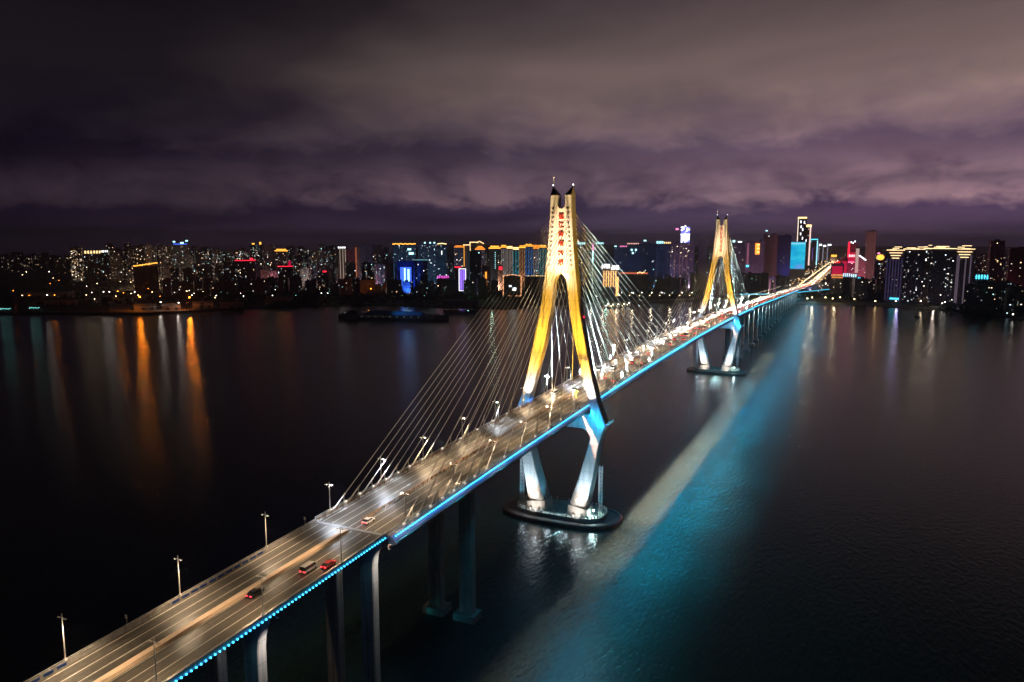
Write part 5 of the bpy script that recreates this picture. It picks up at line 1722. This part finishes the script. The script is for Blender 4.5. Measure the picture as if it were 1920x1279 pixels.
OR = (1, .24, .015)
port_lamp(95, 553, 'streeto', 'orange port flood lamp at far left beside a white one', 2500, OR, .9)
port_lamp(81, 553, 'streetww', 'white port flood lamp at far left beside an orange one', 2000, (1, .9, .8))
port_lamp(215, 546, 'streeto', 'orange port flood lamp right of two white ones', 5000, OR, 1.2)
port_lamp(188, 547, 'streetww', 'white port flood lamp, left of a close pair', 2000, (1, .9, .8))
port_lamp(199, 547, 'streetww', 'white port flood lamp, right of a close pair', 2000, (1, .9, .8))
port_lamp(247, 547, 'streetww', 'white port flood lamp above the orange quay lamp', 2000, (1, .9, .8))
port_lamp(256, 557, 'streeto', 'orange port flood lamp standing over the quay shed', 42000, OR, 1.8, 1655)
port_lamp(350, 558, 'streeto', 'orange port flood lamp by the tall crane', 46000, OR, 1.8, 1640)
port_lamp(295, 567, 'streetww', 'white quay flood lamp between the two orange pools', 3000, (1, .9, .8), 1.2, 1660)
port_lamp(329, 568, 'streetww', 'white quay flood lamp close left of the crane', 3000, (1, .9, .8), 1.2, 1650)
port_lamp(694, 541, 'streeto', 'single orange lamp in the dark quarter left of the blue neon tower', 12000, OR)


def shed(px0, px1, ytop, dist, lab, hgt=9, depth=30, wallm='shed'):
    pc = (px0 + px1) / 2; p = spotxy(pc, dist); b, _ = bearing(pc)
    w_ = width(px0, px1, dist)
    t = empty('port_shed', (p.x, p.y, GZ), math.atan2(b.y, b.x)); tag(t, lab, 'shed')
    q = MB(); q.box((0, 0, hgt / 2), (depth, w_, hgt)); q.build('wall', M[wallm], t)
    q = MB(); q.loft([[(-depth / 2 - .6, y, hgt + .02), (0, y, hgt + 3.4), (depth / 2 + .6, y, hgt + .02)] for y in (-w_ / 2 - .6, w_ / 2 + .6)]); q.build('roof', M['shedroof'], t)
    for i in range(max(1, int(w_ / 16))):
        q = MB(); q.box((-depth / 2 - .1, -w_ / 2 + 8 + 16 * i, 2.6), (.25, 5, 5)); q.build('door', M['dark'], t)


shed(245, 283, 570, 1690, 'long quay shed lit orange under the port lamps', 8)
shed(298, 330, 572, 1670, 'quay shed glowing orange left of the crane', 9)
shed(356, 392, 570, 1690, 'quay shed lit orange right of the crane', 10)
shed(408, 450, 570, 1660, 'dark quay shed right of the orange ones', 9)
shed(45, 125, 520, 2150, 'long pale warehouse roof at the back of the port', 14, 50)
shed(60, 130, 540, 1900, 'brown warehouse behind the white and orange lamps', 11, 40)
shed(495, 545, 562, 1750, 'pale gabled warehouse on the middle of the left shore', 14, 40, 'quay')
shed(830, 895, 552, 1560, 'wide ribbed dark block near the left cables', 16, 30, 'quay')
for (px, dist, lab) in ((345, 1600, 'tall dark port crane between orange quay lamps'), (372, 1600, 'dark port crane right of the tall one'), (18, 1700, 'dull red crane at the left picture edge')):
    p = spotxy(px, dist); t = empty('port_crane', (p.x, p.y, GZ), rs.uniform(0, 6)); tag(t, lab, 'crane')
    q = MB()
    for a in (-3, 3):
        for b in (-3, 3): q.tube((a, b, 0), (a * .5, b * .5, 14), .5, n=4)
    q.build('portal', M['steelred'] if px == 18 else M['dark'], t)
    q = MB(); q.box((0, 0, 16), (5, 5, 4)); q.build('cab', M['steelred'], t)
    q = MB(); q.tube((0, 0, 17), (16, 0, 33), .8, .35, 4); q.tube((0, 0, 17), (0, 0, 27), .4, n=4); q.tube((0, 0, 27), (16, 0, 33), .15, n=4); q.build('jib', M['steelred'] if px == 18 else M['dark'], t)
# quay apron
mb = MB()
Q = [spotxy(px, dist_of(px, y, GZ)) for px, y in ((196, 584), (260, 584), (300, 583), (345, 582), (400, 577))]
Q2 = [spotxy(px, dist_of(px, y, GZ)) for px, y in ((196, 566), (260, 566), (300, 565), (345, 565), (400, 566))]
for i in range(4): mb.face([(Q[i].x, Q[i].y, GZ + .05), (Q[i + 1].x, Q[i + 1].y, GZ + .05), (Q2[i + 1].x, Q2[i + 1].y, GZ + .05), (Q2[i].x, Q2[i].y, GZ + .05)])
mb.build('quay_apron', M['quay'], kind='structure')


# ------------------------------------------------------------------ ships
def ship(x, y, rz, L, label, cargo=False, teal=False, cat='boat'):
    t = empty('cargo_barge' if cargo else 'moored_boat', (x, y, 0), rz); tag(t, label, cat)
    w_ = L * .14; q = MB()
    q.loft([[(xx * L / 2, yy * w_ * k, z) for xx, yy in ((-1, -.8), (-1, .8), (.78, 1), (1.0, 0), (.78, -1))] for z, k in ((-1, .42), (1.2, .5), (L * .035 + 1.2, .52))])
    q.build('hull', M['hull'], t)
    h = L * .035 + 1.2
    if cargo:
        q = MB(); q.loft([[(a, -w_ * .35, h), (a, -w_ * .15, h + b), (a, w_ * .15, h + b), (a, w_ * .35, h)] for a, b in ((-L * .28, .6), (-L * .2, 8), (-L * .08, 7.0), (0, 6.5), (L * .26, 5.0), (L * .28, .6))]); q.build('cargo_heap', M['cargo'], t)
        k0 = None
        for i in range(9):
            q = MB(); q.box((0, 0, 0), (1.6, .3, 1.0)); 
            if k0 is None: k0 = q.build('porthole', emit('dim_white', (.9, .9, 1), .22), t, (-L * .28 + i * L * .065, -w_ * .53, h * .7))
            else:
                o2 = k0.copy(); COL.objects.link(o2); o2.location = (-L * .28 + i * L * .065, -w_ * .53, h * .7); o2.parent = t
    q = MB(); q.box((-L * .38, 0, h + 2.5), (L * .12, w_ * .7, 5)); q.box((-L * .38, 0, h + 6), (L * .08, w_ * .55, 2.4)); q.build('wheelhouse', M['white'] if not cargo else M['hull'], t)
    if teal:
        q = MB()
        for i in range(6): q.box((-L * .3 + i * L * .11, 0, h + 3.5 + (i % 2)), (1.3, 1.3, .8))
        q.build('deck_lamp', M['streetc'], t)
    return t


ship(795, 634, math.atan2(534 - 734, 828 - 762), 205, 'long dark cargo barge with a blue-lit heap off the left shore', True, cat='barge')
spot((740, 640, 40), (812, 590, 8), 60000, (.1, .45, 1.0), 60, .9, 1.0)
ship(571, 1408, -1.2, 34, 'boat with teal deck lamps, nearer the left picture edge', teal=True)
ship(610, 1378, -1.2, 34, 'boat with teal deck lamps, second from the left picture edge', teal=True)
ship(1268, -245, .6, 16, 'small dark boat alone on the water at right')

# ------------------------------------------------------------------ shore walls, jetty, vegetation
def wall_run(name, pts, h, th, label, m_, zb=0.0, wash=None):
    q = MB()
    for (x0, y0), (x1, y1) in zip(pts, pts[1:]):
        q.box(((x0 + x1) / 2, (y0 + y1) / 2, zb + h / 2), (math.hypot(x1 - x0, y1 - y0) + .1, th, h), 0, math.atan2(y1 - y0, x1 - x0))
    o = q.build(name, m_); tag(o, label, 'sea wall')
    return o


wall_run('promenade_wall', [(1195, 440), (1288, 370), (1398, 288), (1494, 227), (1498, 120)], 5.2, 2.0, 'pale promenade wall along the bank between the pylons', M['quay'])
wall_run('jetty', [(1110, 505), (1150, 445), (1205, 398)], 4.0, 9.0, 'low pale jetty lit by flood lamps behind the stay cables', M['quay'])
wall_run('sea_wall', [(1476, 4), (1504, -86), (1507, -175), (1444, -296)], 4.0, 1.6, 'stone sea wall along the dark right bank', M['quay'])
for px, d_, c in ((1112, 1640, (1, .95, .8)), (1134, 1640, (1, .95, .8)), (1160, 1640, (1, .8, .5)), (1190, 1660, (1, .8, .5)), (1225, 1680, (1, .85, .6)), (1262, 1700, (1, .85, .6)), (1300, 1720, (1, .85, .6)),
                 (1530, 1850, (1, .8, .45)), (1572, 1850, (1, .8, .45)), (1735, 1790, (1, .85, .55)), (880, 1780, (.3, 1, .75)), (925, 1750, (.6, 1, .75)), (1140, 1750, (.2, .9, .7))):
    p = spotxy(px, d_)
    l = bpy.data.lights.new('point_light', 'POINT'); l.energy = 4500; l.color = c; l.shadow_soft_size = 1.2
    q = bpy.data.objects.new('point_light', l); COL.objects.link(q); q.location = (p.x - 8, p.y, 13)


def leaf_clumps(mb, rnd, c, r, n, hs=.8, leaf=1.3):
    for i in range(n):
        u = Vector((rnd.gauss(0, 1), rnd.gauss(0, 1), rnd.gauss(0, 1))).normalized() * (rnd.random() ** .45)
        p = Vector(c) + Vector((u.x * r, u.y * r, u.z * r * hs))
        a = Vector((rnd.uniform(-1, 1), rnd.uniform(-1, 1), rnd.uniform(-.6, .6))).normalized(); b = a.orthogonal().normalized()
        s = leaf * rnd.uniform(.6, 1.3)
        mb.face([p - a * s, p - b * s * .7, p + a * s, p + b * s * .7])


def tree_proto(seed, hgt):
    rnd = random.Random(seed)
    t = empty('shore_tree')
    q = MB(); q.tube((0, 0, 0), (0, 0, hgt * .5), .35, .22, 6)
    for i in range(4):
        a = rnd.uniform(0, 6.28); q.tube((0, 0, hgt * (.3 + .05 * i)), (math.cos(a) * 2, math.sin(a) * 2, hgt * .65), .16, .06, 4)
    q.build('trunk', M['trunk'], t)
    q = MB()
    for i in range(5):
        leaf_clumps(q, rnd, (rnd.uniform(-2, 2), rnd.uniform(-2, 2), hgt * .68 + rnd.uniform(-1.5, 1.8)), 2.6, 46, .75, .8)
    q.build('crown', M['leaf'], t, weld=False)
    return t


tp = [tree_proto(i, 9 + i) for i in range(3)]
tfirst = [True] * 3
for px0, px1, y, n, lab, grp in ((985, 1310, 556, 34, 'dark leafy tree on the bank between the pylons', 'trees on the bank between the pylons'),
                                 (1500, 1700, 561, 24, 'dark leafy tree on the shore right of the bridge end', 'trees on the right shore'),
                                 (1700, 1915, 566, 18, 'dark leafy tree on the bank below the gold-roofed row', 'trees below the gold-roofed row')):
    for i in range(n):
        px = px0 + (px1 - px0) * (i + rs.uniform(.1, .9)) / n
        p = spotxy(px, dist_of(px, y + rs.uniform(-6, 1), GZ))
        k = rs.randrange(3)
        t = tp[k] if tfirst[k] else copy_tree(tp[k]); tfirst[k] = False
        t.location = (p.x, p.y, GZ - .2); t.rotation_euler = (0, 0, rs.uniform(0, 6.28)); s_ = rs.uniform(.7, 1.25); t.scale = (s_, s_, s_)
        tag(t, lab, 'tree', grp)
# far wooded mass: one object of leaf clumps
mb = MB()
for px0, px1, ya, yb, n in ((330, 860, 545, 573, 420), (860, 1090, 535, 566, 260), (1165, 1480, 520, 553, 420), (1500, 1830, 538, 566, 360), (1780, 1925, 552, 590, 160), (2, 330, 520, 575, 160)):
    for i in range(n):
        px = rs.uniform(px0, px1); y = rs.uniform(ya, yb)
        p = spotxy(px, dist_of(px, y, GZ)); r = rs.uniform(5, 9)
        leaf_clumps(mb, rs, (p.x, p.y, GZ + r * .6), r, 26, .7, 2.6)
mb.build('shore_woods', M['leaf'], kind='stuff', weld=False)

# added point lights without lamps, to brighten the facades round them
for px, d_, zc, p_, c in ((260, 2450, 14, 5e5, (1, .62, .34)), (330, 2500, 14, 5e5, (1, .66, .4)), (420, 2450, 14, 5e5, (1, .6, .5)), (500, 2350, 14, 4e5, (1, .35, .4)), (580, 2450, 14, 4e5, (1, .7, .5)),
                         (690, 2250, 14, 5e5, (.9, .5, .6)), (790, 2200, 14, 5e5, (.1, .5, 1)), (850, 2150, 14, 4e5, (.3, .6, .9)), (930, 2080, 14, 4e5, (1, .6, .4)), (1160, 2300, 14, 3e5, (.08, .3, 1)),
                         (1230, 2250, 14, 3e5, (.1, .3, 1)), (1290, 2200, 14, 5e5, (.7, .4, .7)), (1400, 2250, 14, 6e5, (.9, .35, .6)), (1450, 2250, 14, 3e5, (.2, .25, 1)), (1520, 2300, 14, 6e5, (.3, .3, 1)),
                         (1580, 2250, 14, 6e5, (1, .08, .2)), (1605, 2350, 14, 8e5, (1, .06, .2)), (1640, 2350, 14, 6e5, (1, .4, .4)), (1690, 1850, 12, 1.5e4, (.5, .4, 1)), (1760, 1850, 12, 1.5e4, (1, .8, .7)), (1815, 1850, 12, 1.5e4, (.7, .5, .9)), (1880, 2100, 12, 1e5, (1, .2, .3))):
    p = spotxy(px, d_)
    l = bpy.data.lights.new('point_light', 'POINT'); l.energy = p_ * .4; l.color = c; l.shadow_soft_size = 1.5
    q = bpy.data.objects.new('point_light', l); COL.objects.link(q); q.location = (p.x, p.y, GZ + zc * .7)

for x in range(1700, 4600, 170):
    l = bpy.data.lights.new('point_light', 'POINT'); l.energy = 60000; l.color = (1, .72, .42); l.shadow_soft_size = 1.0
    q = bpy.data.objects.new('point_light', l); COL.objects.link(q); q.location = (x, 0, max(zr(x), 5) + 13)
for i, (px, y) in enumerate(((1141, 577), (1150, 578), (1160, 577.5), (1171, 577), (1180, 575))):
    p = spotxy(px, dist_of(px, y, 0))
    t = ship(p.x, p.y, .9, 20, 'small boat moored off the jetty behind the near stay cables')
    t['group'] = 'boats moored off the jetty'
    q = MB(); q.box((-4, 0, 8.2), (1.6, 1.6, 1.0)); q.box((3, 0, 4.2), (1.4, 1.4, .8)); q.build('deck_lamp', M['streety'] if i % 2 else M['streetw'], t)

# ------------------------------------------------------------------ tell repeats apart by their place in the row
ONES = ['', 'first', 'second', 'third', 'fourth', 'fifth', 'sixth', 'seventh', 'eighth', 'ninth', 'tenth', 'eleventh', 'twelfth', 'thirteenth', 'fourteenth', 'fifteenth', 'sixteenth', 'seventeenth', 'eighteenth', 'nineteenth']
TENS = {20: ('twentieth', 'twenty'), 30: ('thirtieth', 'thirty'), 40: ('fortieth', 'forty'), 50: ('fiftieth', 'fifty'), 60: ('sixtieth', 'sixty'), 70: ('seventieth', 'seventy')}


def ordinal(n):
    if n < 20: return ONES[n]
    t_, o_ = n // 10 * 10, n % 10
    return TENS[t_][0] if o_ == 0 else TENS[t_][1] + '-' + ONES[o_]


by = {}
for o in COL.objects:
    if o.parent is None and 'label' in o and 'category' in o:
        by.setdefault(o['label'], []).append(o)
for lab, arr in by.items():
    if len(arr) < 2 or len(arr) > 79: continue
    def col(o):
        d = o.location - CAM
        return d.dot(CR) / max(d.dot(CF), 1)
    arr.sort(key=col)
    for i, o in enumerate(arr):
        o['label'] = lab + ', ' + ('leftmost' if i == 0 else 'rightmost' if i == len(arr) - 1 else ordinal(i + 1) + ' from left')
